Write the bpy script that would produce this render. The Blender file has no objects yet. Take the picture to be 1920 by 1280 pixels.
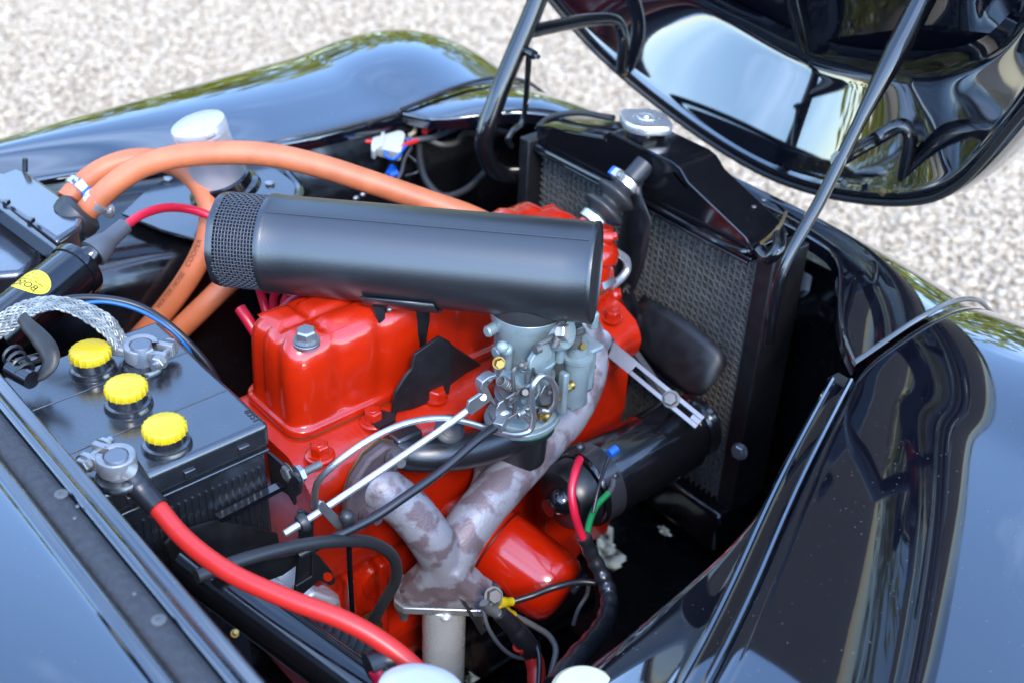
import bpy, bmesh, math, random
import numpy as np
from mathutils import Vector, Matrix, noise
random.seed(7); np.random.seed(7)
S = bpy.context.scene
V = Vector
# ------------------------------------------------------------------ camera
FOC = 2344.0                                   # focal length in pixels of a 1920 px wide frame
def U(a): return np.array(a, float)/np.linalg.norm(a)
_N = U((-150, 3470, 2344)); _L = U((-2460, -1690, 2344))
_Z = -_N; _Y = U(_L-_L.dot(_Z)*_Z); _X = np.cross(_Y, _Z)
M3 = np.array([_X, _Y, _Z])                    # camera (right, down, forward) -> car axes (x forward, y left, z up)
CAM = np.array([0, 0, 1.45])
cam = bpy.data.cameras.new('camera'); camo = bpy.data.objects.new('camera', cam); S.collection.objects.link(camo)
cam.sensor_width = 36; cam.lens = FOC/1920*36; cam.clip_start = .02; cam.clip_end = 400
_r = M3@np.array([1, 0, 0]); _u = M3@np.array([0, -1, 0]); _b = M3@np.array([0, 0, -1])
camo.matrix_world = Matrix(((_r[0], _u[0], _b[0], CAM[0]), (_r[1], _u[1], _b[1], CAM[1]), (_r[2], _u[2], _b[2], CAM[2]), (0, 0, 0, 1)))
cam.dof.use_dof = True; cam.dof.focus_distance = 1.11; cam.dof.aperture_fstop = 5.6
S.camera = camo
# ------------------------------------------------------------------ sky, sun, exposure
SUN_EL, SUN_AZ = math.radians(44), math.radians(243)      # azimuth of the sun in the car's axes
w = bpy.data.worlds.new('World'); S.world = w; w.use_nodes = True
nt = w.node_tree; nt.nodes.clear()
out = nt.nodes.new('ShaderNodeOutputWorld'); bg = nt.nodes.new('ShaderNodeBackground')
sky = nt.nodes.new('ShaderNodeTexSky'); sky.sky_type = 'NISHITA'; sky.sun_disc = False
sky.sun_elevation = SUN_EL; sky.sun_rotation = math.pi/2-SUN_AZ; sky.air_density = 1.0; sky.dust_density = 0.3; sky.ozone_density = 4.5
tc = nt.nodes.new('ShaderNodeTexCoord'); mp = nt.nodes.new('ShaderNodeMapping'); mp.inputs['Scale'].default_value = (1.2, 1.2, 3.2)
nz = nt.nodes.new('ShaderNodeTexNoise'); nz.inputs['Scale'].default_value = 1.7; nz.inputs['Detail'].default_value = 6; nz.inputs['Roughness'].default_value = .55
rp = nt.nodes.new('ShaderNodeValToRGB'); rp.color_ramp.elements[0].position = .48; rp.color_ramp.elements[1].position = .82
rp.color_ramp.elements[0].color = (.0, .0, .0, 1); rp.color_ramp.elements[1].color = (.34, .34, .34, 1)
mx = nt.nodes.new('ShaderNodeMixRGB'); mx.inputs[2].default_value = (9, 11.5, 15.5, 1)
L = nt.links.new
L(tc.outputs['Generated'], mp.inputs['Vector']); L(mp.outputs['Vector'], nz.inputs['Vector']); L(nz.outputs['Fac'], rp.inputs['Fac'])
L(rp.outputs['Color'], mx.inputs[0]); L(sky.outputs['Color'], mx.inputs[1]); L(mx.outputs['Color'], bg.inputs['Color'])
bg.inputs['Strength'].default_value = .15
L(bg.outputs['Background'], out.inputs['Surface'])
sd = bpy.data.lights.new('sun', 'SUN'); sd.energy = .5; sd.angle = math.radians(12); sd.color = (1, .92, .82)
so = bpy.data.objects.new('sun', sd); S.collection.objects.link(so)
_d = V((math.cos(SUN_EL)*math.cos(SUN_AZ), math.cos(SUN_EL)*math.sin(SUN_AZ), math.sin(SUN_EL)))
so.rotation_euler = _d.to_track_quat('Z', 'Y').to_euler(); so.location = (0, 0, 8)
S.view_settings.view_transform = 'Standard'; S.view_settings.look = 'None'; S.view_settings.gamma = 1; S.view_settings.exposure = 2.85
S.view_settings.use_curve_mapping = False
# ------------------------------------------------------------------ a pixel of the 1920 px frame seen at a known height / station / side
def ray(px, py): return M3@U((px-960, py-640, FOC))
def PZ(px, py, z): d = ray(px, py); return V(CAM+d*(z-CAM[2])/d[2])
def PX(px, py, x): d = ray(px, py); return V(CAM+d*(x-CAM[0])/d[0])
def PY(px, py, y): d = ray(px, py); return V(CAM+d*(y-CAM[1])/d[1])
def PP(px, py, o, n):
    d = ray(px, py); n = np.array(n); return V(CAM+d*(np.array(o)-CAM).dot(n)/d.dot(n))
XA, YA, ZA = V((1, 0, 0)), V((0, 1, 0)), V((0, 0, 1))
def frame(o, z, x=None):
    z = V(z).normalized()
    if x is None: x = XA if abs(z.x) < .9 else YA
    x = (V(x)-V(x).dot(z)*z).normalized(); y = z.cross(x)
    return Matrix(((x.x, y.x, z.x, o[0]), (x.y, y.y, z.y, o[1]), (x.z, y.z, z.z, o[2]), (0, 0, 0, 1)))
# ------------------------------------------------------------------ shape builder
def crom(P, n):
    P = [V(p) for p in P]
    if len(P) == 2: return [P[0].lerp(P[1], i/n) for i in range(n+1)]
    out = []
    for i in range(len(P)-1):
        a = P[i-1] if i else 2*P[0]-P[1]; b, c = P[i], P[i+1]; d = P[i+2] if i+2 < len(P) else 2*P[-1]-P[-2]
        t0 = 0; t1 = t0+max((b-a).length, 1e-5)**.5; t2 = t1+max((c-b).length, 1e-5)**.5; t3 = t2+max((d-c).length, 1e-5)**.5
        for k in range(n):
            t = t1+(t2-t1)*k/n
            A1 = a*((t1-t)/(t1-t0))+b*((t-t0)/(t1-t0)); A2 = b*((t2-t)/(t2-t1))+c*((t-t1)/(t2-t1)); A3 = c*((t3-t)/(t3-t2))+d*((t-t2)/(t3-t2))
            B1 = A1*((t2-t)/(t2-t0))+A2*((t-t0)/(t2-t0)); B2 = A2*((t3-t)/(t3-t1))+A3*((t-t1)/(t3-t1))
            out.append(B1*((t2-t)/(t2-t1))+B2*((t-t1)/(t2-t1)))
    out.append(P[-1]); return out
class MB:
    def __init__(s): s.v = []; s.f = []
    def add(s, vs, fs):
        o = len(s.v); s.v += [tuple(v) for v in vs]; s.f += [tuple(i+o for i in f) for f in fs]; return s
    def grid(s, rows, closed_u=False, closed_v=False):
        n, m = len(rows), len(rows[0]); fs = []
        for i in range(n if closed_u else n-1):
            for j in range(m if closed_v else m-1):
                fs.append((i*m+j, i*m+(j+1) % m, ((i+1) % n)*m+(j+1) % m, ((i+1) % n)*m+j))
        return s.add([p for r in rows for p in r], fs)
    def box(s, c, size, fr=None, rz=0):
        hx, hy, hz = [q/2 for q in size]
        m = (fr or Matrix.Translation(V(c))) if fr is None else fr@Matrix.Translation(V(c))
        if rz: m = m@Matrix.Rotation(rz, 4, 'Z')
        vs = [m@V((x, y, z)) for z in (-hz, hz) for x, y in ((-hx, -hy), (hx, -hy), (hx, hy), (-hx, hy))]
        return s.add(vs, [(3, 2, 1, 0), (4, 5, 6, 7), (0, 1, 5, 4), (1, 2, 6, 5), (2, 3, 7, 6), (3, 0, 4, 7)])
    def prism(s, poly, d):                       # poly: 3-D points of a flat outline, d: extrusion vector
        n = len(poly); a = [V(p) for p in poly]; b = [p+V(d) for p in a]
        nr = sum(((a[i]-a[0]).cross(a[(i+1) % n]-a[0]) for i in range(n)), V((0, 0, 0)))
        fs = [tuple(range(n-1, -1, -1)), tuple(range(n, 2*n))]+[(i, (i+1) % n, n+(i+1) % n, n+i) for i in range(n)]
        if nr.dot(V(d)) < 0: fs = [f[::-1] for f in fs]
        return s.add(a+b, fs)
    def lathe(s, prof, fr, seg=32, rfun=None, a0=0, a1=2*math.pi):
        full = abs(a1-a0-2*math.pi) < 1e-6; k = seg if full else seg+1
        rows = []
        for r, z in prof:
            rows.append([fr@V(((r*(rfun(i/seg) if rfun else 1))*math.cos(a0+(a1-a0)*i/seg), (r*(rfun(i/seg) if rfun else 1))*math.sin(a0+(a1-a0)*i/seg), z)) for i in range(k)])
        s.grid(rows[::-1], closed_v=full)
        if full:
            if prof[0][0] > 1e-6: s.add(rows[0][::-1], [tuple(range(k))])
            if prof[-1][0] > 1e-6: s.add(rows[-1], [tuple(range(k))])
        return s
    def cyl(s, a, b, r, seg=20, r2=None):
        a, b = V(a), V(b); return s.lathe([(r, 0), (r if r2 is None else r2, (b-a).length)], frame(a, b-a), seg)
    def tube(s, pts, r, seg=10, n=6, caps=True, smooth=True, flat=None, up=None):
        P = crom(pts, n) if smooth else [V(p) for p in pts]
        m = len(P); rows = []; ref = None
        for i, p in enumerate(P):
            t = (P[min(i+1, m-1)]-P[max(i-1, 0)]).normalized()
            if up is not None: x = V(up).cross(t).normalized()
            else:
                if ref is None: ref = t.orthogonal().normalized()
                x = (ref-ref.dot(t)*t).normalized(); ref = x
            y = t.cross(x); f = i/(m-1)
            q = r(f) if callable(r) else r
            e = flat or 1
            rows.append([p+x*(q*math.cos(2*math.pi*k/seg))+y*(q*e*math.sin(2*math.pi*k/seg)) for k in range(seg)])
        s.grid(rows, closed_v=True)
        if caps: s.add(rows[0][::-1], [tuple(range(seg))]); s.add(rows[-1], [tuple(range(seg))])
        return s
    def hexa(s, c, ax, r, h, dome=True):         # a hexagon bolt head or nut with its washer face
        fr = frame(c, ax); 
        s.lathe([(r*1.25, 0), (r*1.25, h*.14)], fr, 20)
        s.lathe([(r, h*.14), (r, h*.86), (r*.86, h)] if dome else [(r, h*.14), (r, h)], fr, 6)
        return s
    def ball(s, c, r, sx=1, sy=1, sz=1, seg=14, rings=8, fr=None):
        prof = [(max(1e-7, r*math.sin(math.pi*i/rings)), -r*math.cos(math.pi*i/rings)) for i in range(rings+1)]
        m = (fr or Matrix.Translation(V(c)))@Matrix.Diagonal((sx, sy, sz, 1))
        return s.lathe(prof, m, seg)
ROOTS = []
def make(name, mb, mt, parent=None, bev=0, ang=38, sub=0, solid=0, merge=False, smooth=True, bseg=2):
    me = bpy.data.meshes.new(name); me.from_pydata(mb.v, [], mb.f)
    if merge or sub:
        bm = bmesh.new(); bm.from_mesh(me); bmesh.ops.remove_doubles(bm, verts=bm.verts, dist=1e-6); bm.to_mesh(me); bm.free()
    me.materials.append(mt)
    if smooth:
        me.polygons.foreach_set('use_smooth', [True]*len(me.polygons))
        if ang < 180: me.set_sharp_from_angle(angle=math.radians(ang))
    o = bpy.data.objects.new(name, me); S.collection.objects.link(o)
    if solid: md = o.modifiers.new('solid', 'SOLIDIFY'); md.thickness = solid; md.offset = -1
    if bev: md = o.modifiers.new('bevel', 'BEVEL'); md.width = bev; md.segments = bseg; md.limit_method = 'ANGLE'; md.angle_limit = math.radians(30); md.harden_normals = False
    if sub: md = o.modifiers.new('sub', 'SUBSURF'); md.levels = sub; md.render_levels = sub
    if parent is not None:
        o.parent = parent; o.matrix_parent_inverse = Matrix.Translation(-V(parent.get('_base', (0, 0, 0))))
        o['_base'] = tuple(parent.get('_base', (0, 0, 0)))
        
        if parent.type == 'MESH': o.matrix_parent_inverse = Matrix.Identity(4)
    return o
def tag(o, label, cat, group=None, kind=None):
    o['label'] = label; o['category'] = cat
    if group: o['group'] = group
    if kind: o['kind'] = kind
    return o
def thing(name, label, cat, loc, group=None):
    o = bpy.data.objects.new(name, None); S.collection.objects.link(o); o.location = V(loc); o.empty_display_size = .02
    o['_base'] = tuple(V(loc)); ROOTS.append(o)
    return tag(o, label, cat, group)
def text_mesh(body, size, ext=.0003):
    cu = bpy.data.curves.new('lettering', 'FONT'); cu.body = body; cu.size = size; cu.extrude = ext; cu.align_x = 'CENTER'; cu.align_y = 'CENTER'; cu.resolution_u = 3
    ob = bpy.data.objects.new('lettering', cu); S.collection.objects.link(ob)
    dg = bpy.context.evaluated_depsgraph_get(); me = ob.evaluated_get(dg).to_mesh()
    vs = [v.co.copy() for v in me.vertices]; fs = [tuple(p.vertices) for p in me.polygons]
    ob.evaluated_get(dg).to_mesh_clear(); bpy.data.objects.remove(ob); bpy.data.curves.remove(cu)
    return vs, fs
# ------------------------------------------------------------------ materials
def mat(name, col, rough=.4, metal=0, coat=0, coat_r=.03, ior=1.5, var=0, vscale=40, bump=0, bscale=300, rvar=0, detail=4, spots=None, sss=0):
    if max(col) > .08: col = tuple(c*.70 for c in col)
    m = bpy.data.materials.new(name); m.use_nodes = True; t = m.node_tree; b = t.nodes['Principled BSDF']; K = t.links.new
    b.inputs['Base Color'].default_value = (*col, 1); b.inputs['Roughness'].default_value = rough; b.inputs['Metallic'].default_value = metal
    b.inputs['Coat Weight'].default_value = coat; b.inputs['Coat Roughness'].default_value = coat_r; b.inputs['IOR'].default_value = ior
    co = t.nodes.new('ShaderNodeTexCoord')
    def nz(sc, det=detail):
        q = t.nodes.new('ShaderNodeTexNoise'); q.inputs['Scale'].default_value = sc; q.inputs['Detail'].default_value = det; K(co.outputs['Object'], q.inputs['Vector']); return q
    if var or spots:
        q = nz(vscale); mx = t.nodes.new('ShaderNodeMixRGB'); r = t.nodes.new('ShaderNodeValToRGB')
        if spots: lo, hi, c2 = spots
        else: lo, hi, c2 = .3, .7, tuple(c*(1-var) for c in col)
        r.color_ramp.elements[0].position = lo; r.color_ramp.elements[1].position = hi
        K(q.outputs['Fac'], r.inputs['Fac']); K(r.outputs['Color'], mx.inputs[0]); mx.inputs[1].default_value = (*col, 1); mx.inputs[2].default_value = (*c2, 1)
        K(mx.outputs['Color'], b.inputs['Base Color'])
    if rvar:
        q = nz(vscale*1.7); a = t.nodes.new('ShaderNodeMapRange'); a.inputs['To Min'].default_value = max(0, rough-rvar); a.inputs['To Max'].default_value = rough+rvar
        a.inputs['From Min'].default_value = .3; a.inputs['From Max'].default_value = .7
        K(q.outputs['Fac'], a.inputs['Value']); K(a.outputs['Result'], b.inputs['Roughness'])
    if bump:
        q = nz(bscale, 3); bp = t.nodes.new('ShaderNodeBump'); bp.inputs['Strength'].default_value = bump; bp.inputs['Distance'].default_value = .001
        K(q.outputs['Fac'], bp.inputs['Height']); K(bp.outputs['Normal'], b.inputs['Normal'])
    return m
def dusty_paint():
    m = mat('black_body_paint', (.0028, .0030, .0055), .035, coat=1, coat_r=.01, ior=1.85); t = m.node_tree; K = t.links.new; b = t.nodes['Principled BSDF']
    co = t.nodes.new('ShaderNodeTexCoord'); vo = t.nodes.new('ShaderNodeTexVoronoi'); vo.inputs['Scale'].default_value = 230; K(co.outputs['Object'], vo.inputs['Vector'])
    nq = t.nodes.new('ShaderNodeTexNoise'); nq.inputs['Scale'].default_value = 9; K(co.outputs['Object'], nq.inputs['Vector'])
    a = t.nodes.new('ShaderNodeMath'); a.operation = 'MULTIPLY'; a.inputs[1].default_value = .16; K(nq.outputs['Fac'], a.inputs[0])
    lt = t.nodes.new('ShaderNodeMath'); lt.operation = 'LESS_THAN'; K(vo.outputs['Distance'], lt.inputs[0]); K(a.outputs[0], lt.inputs[1])
    wn = t.nodes.new('ShaderNodeMath'); wn.operation = 'LESS_THAN'; wn.inputs[1].default_value = .30; sp = t.nodes.new('ShaderNodeSeparateColor')
    K(vo.outputs['Color'], sp.inputs['Color']); K(sp.outputs[0], wn.inputs[0])
    mu = t.nodes.new('ShaderNodeMath'); mu.operation = 'MULTIPLY'; K(lt.outputs[0], mu.inputs[0]); K(wn.outputs[0], mu.inputs[1])
    mx = t.nodes.new('ShaderNodeMixRGB'); mx.inputs[1].default_value = (.0028, .0030, .0055, 1); mx.inputs[2].default_value = (.16, .16, .17, 1); K(mu.outputs[0], mx.inputs[0])
    K(mx.outputs['Color'], b.inputs['Base Color'])
    q = t.nodes.new('ShaderNodeTexNoise'); q.inputs['Scale'].default_value = 7; q.inputs['Detail'].default_value = 1; K(co.outputs['Object'], q.inputs['Vector'])
    bp = t.nodes.new('ShaderNodeBump'); bp.inputs['Strength'].default_value = .035; bp.inputs['Distance'].default_value = .004
    K(q.outputs['Fac'], bp.inputs['Height']); K(bp.outputs['Normal'], b.inputs['Normal']); K(bp.outputs['Normal'], b.inputs['Coat Normal'])
    return m
PAINT = dusty_paint()
BLACK = mat('black_gloss_enamel', (.004, .004, .005), .16, coat=.5, coat_r=.05, bump=.05, bscale=60, rvar=.08)
BAYBLK = mat('black_bay_paint', (.0035, .0035, .0045), .22, coat=.3, coat_r=.08, bump=.08, bscale=45, rvar=.1)
SATIN = mat('satin_black_powder_coat', (.008, .0085, .010), .34, coat=.12, coat_r=.28, ior=1.72, bump=.16, bscale=900)
MATBLK = mat('matt_black_steel', (.006, .006, .007), .45, bump=.1, bscale=400, rvar=.1)
PLAST = mat('black_battery_plastic', (.012, .013, .016), .24, ior=1.85, coat=.4, coat_r=.16, bump=.06, bscale=500, var=.3, rvar=.06)
RUBBER = mat('black_rubber', (.019, .019, .020), .42, bump=.1, bscale=350)
GREYRUB = mat('grey_rubber_boot', (.055, .058, .065), .45, bump=.08)
STRIPM = mat('weathered_seal_strip', (.030, .029, .032), .62, bump=.7, bscale=420, var=.45, vscale=160)
RED = mat('red_engine_enamel', (.58, .019, .002), .23, coat=.5, coat_r=.06, bump=.17, bscale=80, var=.2, vscale=26, detail=8)
REDCAST = mat('red_cast_enamel', (.54, .018, .002), .28, coat=.4, coat_r=.09, bump=.55, bscale=130, vscale=34, spots=(.58, .74, (.20, .010, .004)), detail=8)
REDFILT = mat('red_filter_paint', (.56, .016, .002), .17, coat=.6, coat_r=.06, bump=.03, bscale=60)
ORANGE = mat('orange_silicone_hose', (.74, .20, .075), .47, bump=.3, bscale=520, var=.26, vscale=34, detail=8)
YELLOW = mat('yellow_plastic', (.72, .50, .010), .34, sss=0, bump=.03, var=.07, vscale=60)
ZINC = mat('zinc_plated_steel', (.50, .50, .50), .36, .85, bump=.08, bscale=200, var=.2)
ALU = mat('bare_aluminium', (.92, .92, .93), .32, .8, bump=.05, bscale=120, var=.12, rvar=.07)
PIPEM = mat('exhaust_aluminised_steel', (.96, .99, 1.0), .28, .45, bump=.08, bscale=90, var=.15, vscale=22, rvar=.09)
CANM = mat('brushed_can_metal', (.80, .74, .74), .34, .5, bump=.03, bscale=60, var=.06)
LEAD = mat('lead_terminal', (.30, .31, .33), .5, .5, bump=.3, bscale=260, var=.35, vscale=90)
POST = mat('battery_post', (.14, .16, .19), .4, .3, bump=.1)
CARBM = mat('carburettor_alloy', (.34, .42, .42), .36, .35, bump=.22, bscale=240, var=.28, vscale=55, rvar=.08)
IRON = mat('oxidised_manifold', (.35, .345, .375), .5, .25, bump=.55, bscale=420, vscale=36, spots=(.49, .57, (.14, .105, .112)), detail=9)
IRON2 = mat('purple_brown_scale', (.135, .095, .105), .62, .15, bump=.6, bscale=520, vscale=60, var=.35)
BRASS = mat('brass_fitting', (.42, .28, .08), .42, .9, var=.25, bump=.05)
STEEL = mat('dull_steel', (.22, .21, .20), .55, .7, var=.3, bump=.15, bscale=300)
TUBEM = mat('galvanised_tube', (.80, .80, .80), .33, .9, var=.2, bump=.12, bscale=380)
REDCAB = mat('red_cable_sheath', (.72, .030, .022), .36, bump=.05, bscale=90, var=.08)
PINKRED = mat('crimson_ignition_lead', (.62, .012, .04), .32, bump=.05)
BLUE = mat('blue_plastic', (.010, .12, .60), .32); GREEN = mat('green_wire', (.008, .22, .06), .4); BEIGE = mat('beige_wire', (.56, .42, .26), .45)
GREY = mat('grey_wire', (.16, .155, .145), .45); BLKWIRE = mat('black_wire', (.010, .010, .012), .36)
WHITEPL = mat('translucent_white_plastic', (.72, .72, .64), .4, var=.05); CREAM = mat('cream_reservoir_plastic', (.66, .62, .40), .4, var=.05)
BRAID = mat('tinned_copper_braid', (.44, .44, .40), .45, .6, bump=.4, bscale=900, var=.5, vscale=90)
CORE = mat('radiator_fins', (.20, .195, .18), .5, .3, var=.35, vscale=70)
GOLD = mat('scraped_brass_edge', (.42, .29, .14), .4, .7, var=.3)
YLAB = mat('yellow_label', (.86, .68, .04), .4); INK = mat('printed_ink', (.015, .013, .012), .6); INKH = mat('faded_hose_print', (.045, .022, .012), .6)
OLIVE = mat('green_gasket', (.02, .16, .09), .5)
STRAPM = mat('zinc_strap', (.33, .31, .32), .40, .9, bump=.06, var=.12)
SEALM = mat('rubber_seal', (.006, .006, .007), .5, bump=.8, bscale=260)
# ================================================================== ground
def gravel_mat(name, island):
    m = bpy.data.materials.new(name); m.use_nodes = True; t = m.node_tree; b = t.nodes['Principled BSDF']; K = t.links.new
    b.inputs['Roughness'].default_value = .7; r = t.nodes.new('ShaderNodeValToRGB'); r.color_ramp.interpolation = 'LINEAR'
    cols = [(0, (.27, .225, .18)), (.12, (.40, .34, .27)), (.3, (.50, .44, .36)), (.5, (.60, .56, .49)), (.66, (.70, .67, .62)), (.8, (.44, .42, .40)), (.9, (.66, .58, .44)), (1, (.80, .78, .74))]
    e = r.color_ramp.elements; e[0].position, e[1].position = 0, 1
    cols = [(p, tuple(v*q for v, q in zip(tuple(.45*m_+.55*k_ for m_, k_ in zip((.56, .52, .46), c)), (.73, .61, .475)))) for p, c in cols]; e[0].color = (*cols[0][1], 1); e[1].color = (*cols[-1][1], 1)
    for p, c in cols[1:-1]: q = e.new(p); q.color = (*c, 1)
    if island:
        g = t.nodes.new('ShaderNodeNewGeometry'); K(g.outputs['Random Per Island'], r.inputs['Fac'])
    else:
        co = t.nodes.new('ShaderNodeTexCoord'); vo = t.nodes.new('ShaderNodeTexVoronoi'); vo.inputs['Scale'].default_value = 62; K(co.outputs['Object'], vo.inputs['Vector'])
        sp = t.nodes.new('ShaderNodeSeparateColor'); K(vo.outputs['Color'], sp.inputs['Color']); K(sp.outputs[0], r.inputs['Fac'])
        bp = t.nodes.new('ShaderNodeBump'); bp.inputs['Distance'].default_value = .01; bp.invert = True; K(vo.outputs['Distance'], bp.inputs['Height']); K(bp.outputs['Normal'], b.inputs['Normal'])
    K(r.outputs['Color'], b.inputs['Base Color']); return m
g = make('gravel_ground', MB().add([(-90, -90, 0), (90, -90, 0), (90, 90, 0), (-90, 90, 0)], [(0, 1, 2, 3)]), gravel_mat('gravel_ground', False))
g['kind'] = 'structure'; g['label'] = 'pale beige gravel ground around and under the car'
def pebbles():
    ico = bmesh.new(); bmesh.ops.create_icosphere(ico, subdivisions=1, radius=1); base = np.array([v.co for v in ico.verts]); tri = np.array([[v.index for v in f.verts] for f in ico.faces]); ico.free()
    rng = np.random.default_rng(3)
    # the ground the lens can see: everything between the car's nose / far flank and the frame's edge
    pts = []
    q = [PZ(*p, 0) for p in ((-80, -90), (1010, -90), (2600, -90), (2600, 760), (1150, 760), (-80, 420))]
    xs = [p.x for p in q]; ys = [p.y for p in q]; n = 200000
    P = np.column_stack([rng.uniform(min(xs), max(xs), n), rng.uniform(min(ys), max(ys), n)])
    c = P.copy(); d = np.column_stack([c[:, 0]-CAM[0], c[:, 1]-CAM[1], np.full(n, -CAM[2])])@M3
    px = 960+FOC*d[:, 0]/d[:, 2]; py = 640+FOC*d[:, 1]/d[:, 2]
    ok = (px > -90) & (px < 2600) & (py > -90) & (py < 760) & ~((P[:, 0] < 1.15) & (P[:, 1] < 1.5) & (P[:, 0] < .4))
    P = P[ok][:96000]
    Q = np.column_stack([rng.uniform(.75, 1.4, 2600), rng.uniform(.65, 1.1, 2600)]); P = np.vstack([P, Q])
    k = len(P); s = rng.lognormal(math.log(.0071), .32, (k, 1, 1)).clip(.0035, .018)
    vs = base[None]*s*np.stack([rng.uniform(.75, 1.35, k), rng.uniform(.7, 1.1, k), rng.uniform(.5, .8, k)], 1)[:, None, :]
    vs = vs*(1+rng.uniform(-.16, .16, (k, len(base), 1)))
    a = rng.uniform(0, 2*math.pi, k); ca, sa = np.cos(a)[:, None], np.sin(a)[:, None]
    X = vs[..., 0]*ca-vs[..., 1]*sa+P[:, :1]; Y = vs[..., 0]*sa+vs[..., 1]*ca+P[:, 1:2]; Zq = vs[..., 2]+rng.uniform(.002, .009, (k, 1))
    co = np.stack([X, Y, Zq], -1).reshape(-1, 3); F = (tri[None]+(np.arange(k)*len(base))[:, None, None]).reshape(-1, 3)
    me = bpy.data.meshes.new('gravel'); me.vertices.add(len(co)); me.vertices.foreach_set('co', co.ravel()); me.loops.add(F.size); me.loops.foreach_set('vertex_index', F.ravel())
    me.polygons.add(len(F)); me.polygons.foreach_set('loop_start', np.arange(0, F.size, 3)); me.polygons.foreach_set('use_smooth', np.ones(len(F), bool)); me.update(calc_edges=True)
    me.materials.append(gravel_mat('gravel_stones', True)); o = bpy.data.objects.new('gravel', me); S.collection.objects.link(o)
    o['kind'] = 'stuff'; o['label'] = 'loose pale beige and grey gravel stones lying on the ground'; o['category'] = 'gravel'
pebbles()
def treeline():
    rng = np.random.default_rng(5); vs = []; fs = []
    for i in range(72):
        az = math.radians(-18+128*i/71+rng.uniform(-1.5, 1.5)); R = rng.uniform(11, 16); h = rng.uniform(4.0, 6.0); cx, cy = R*math.cos(az), R*math.sin(az)
        for j in range(520):
            u = rng.normal(size=3); u /= np.linalg.norm(u); rr = rng.uniform(.55, 1)**.5
            p = np.array([cx, cy, h*.5])+u*rr*np.array([1.5, 1.5, h*.5]); p[2] = max(.05, p[2]); s = rng.uniform(.07, .19)
            a = rng.normal(size=3); a /= np.linalg.norm(a); b = np.cross(a, rng.normal(size=3)); b /= np.linalg.norm(b)
            o = len(vs); vs += [tuple(p-a*s), tuple(p+b*s*.6), tuple(p+a*s), tuple(p-b*s*.6)]; fs.append((o, o+1, o+2, o+3))
    m = MB().add(vs, fs); mt = mat('yellow_green_leaves', (.52, .48, .016), .6, spots=(.42, .66, (.17, .19, .014)), vscale=1.2)
    o = make('treeline', m, mt, smooth=False); o['kind'] = 'stuff'; o['label'] = 'yellow green trees at the edge of the gravel yard mirrored in the paint'; o['category'] = 'trees'
treeline()
# ================================================================== car body
Y0 = .885
body = thing('car_body', 'glossy black car body around the open engine bay', 'car', (.5, Y0, 0))
ZR = .770
def lerp_tab(t, x):
    if x <= t[0][0]: return t[0][1]
    for (a, b), (c, d) in zip(t, t[1:]):
        if x <= c: return b+(d-b)*(x-a)/(c-a)
    return t[-1][1]
def smooth_tab(t, x, h=.05): return sum(lerp_tab(t, x+h*(k-3)/3) for k in range(7))/7
FAR_RIM = [(-.4, .55), (.44, .455), (.72, .378), (.905, .366), (1.4, .366)]
NEAR_RIM = [(-.4, .74), (.2, .652), (.512, .538), (.588, .507), (.711, .450), (.828, .402), (.916, .367), (1.4, .367)]
PROF = [(0, -.020), (.0015, -.004), (.006, 0), (.03, .004), (.07, .014), (.12, .024), (.17, .022), (.21, .008), (.25, -.018), (.29, -.062), (.32, -.12), (.34, -.21), (.345, -.40)]
PROFN = [(0, -.020), (.0015, -.004), (.006, 0), (.03, .003), (.08, .008), (.14, .0115), (.21, .011), (.27, .004), (.32, -.014), (.37, -.046), (.41, -.092), (.435, -.16), (.445, -.40)]
PROF = [(0, -.020), (.0015, -.004), (.006, 0), (.03, .003), (.07, .010), (.12, .0175), (.17, .016), (.21, .004), (.25, -.020), (.29, -.064), (.32, -.12), (.34, -.21), (.345, -.40)]
def front_drop(x): t = max(0, (x-1.00)/.17); return .058*t**3-.010*max(0, min(1, (x-.9)/.1))
def rear_rise(x): return .012*max(0, min(1, (.75-x)/.6))
for side, tab in ((1, FAR_RIM), (-1, NEAR_RIM)):
    rows = []
    xs = [-.45, -.25, -.05, .1, .2, .3, .4, .5, .6, .7, .78, .84, .88, .905, .94, .98, 1.02, 1.06, 1.10, 1.14, 1.18, 1.22, 1.255]
    for x in xs:
        r0 = smooth_tab(tab, x) if x < .86 else lerp_tab(tab, x); sc = (lerp_tab([(.1, .585), (.42, .635), (.55, .690), (.7, .738), (.85, .764), (.95, .770), (1.05, .772)], x)-r0)/.345
        sh = max(0, (x-1.0)/.26)
        row = []
        if side < 0: sc = 1
        for d, dz in (PROF if side > 0 else PROFN):
            o = r0+d*sc*(1-.32*sh**2)
            row.append((x, Y0+side*o, ZR+dz+(rear_rise(x) if side > 0 and d > .001 else 0)-front_drop(x)))
        rows.append(row if side > 0 else row[::-1])
    f = make('fender', MB().grid(rows[::-1]), PAINT, body, sub=2, ang=180)
    f['label'] = 'far side fender mirroring blue sky and trees' if side > 0 else 'near side fender mirroring the dark bonnet'
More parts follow.
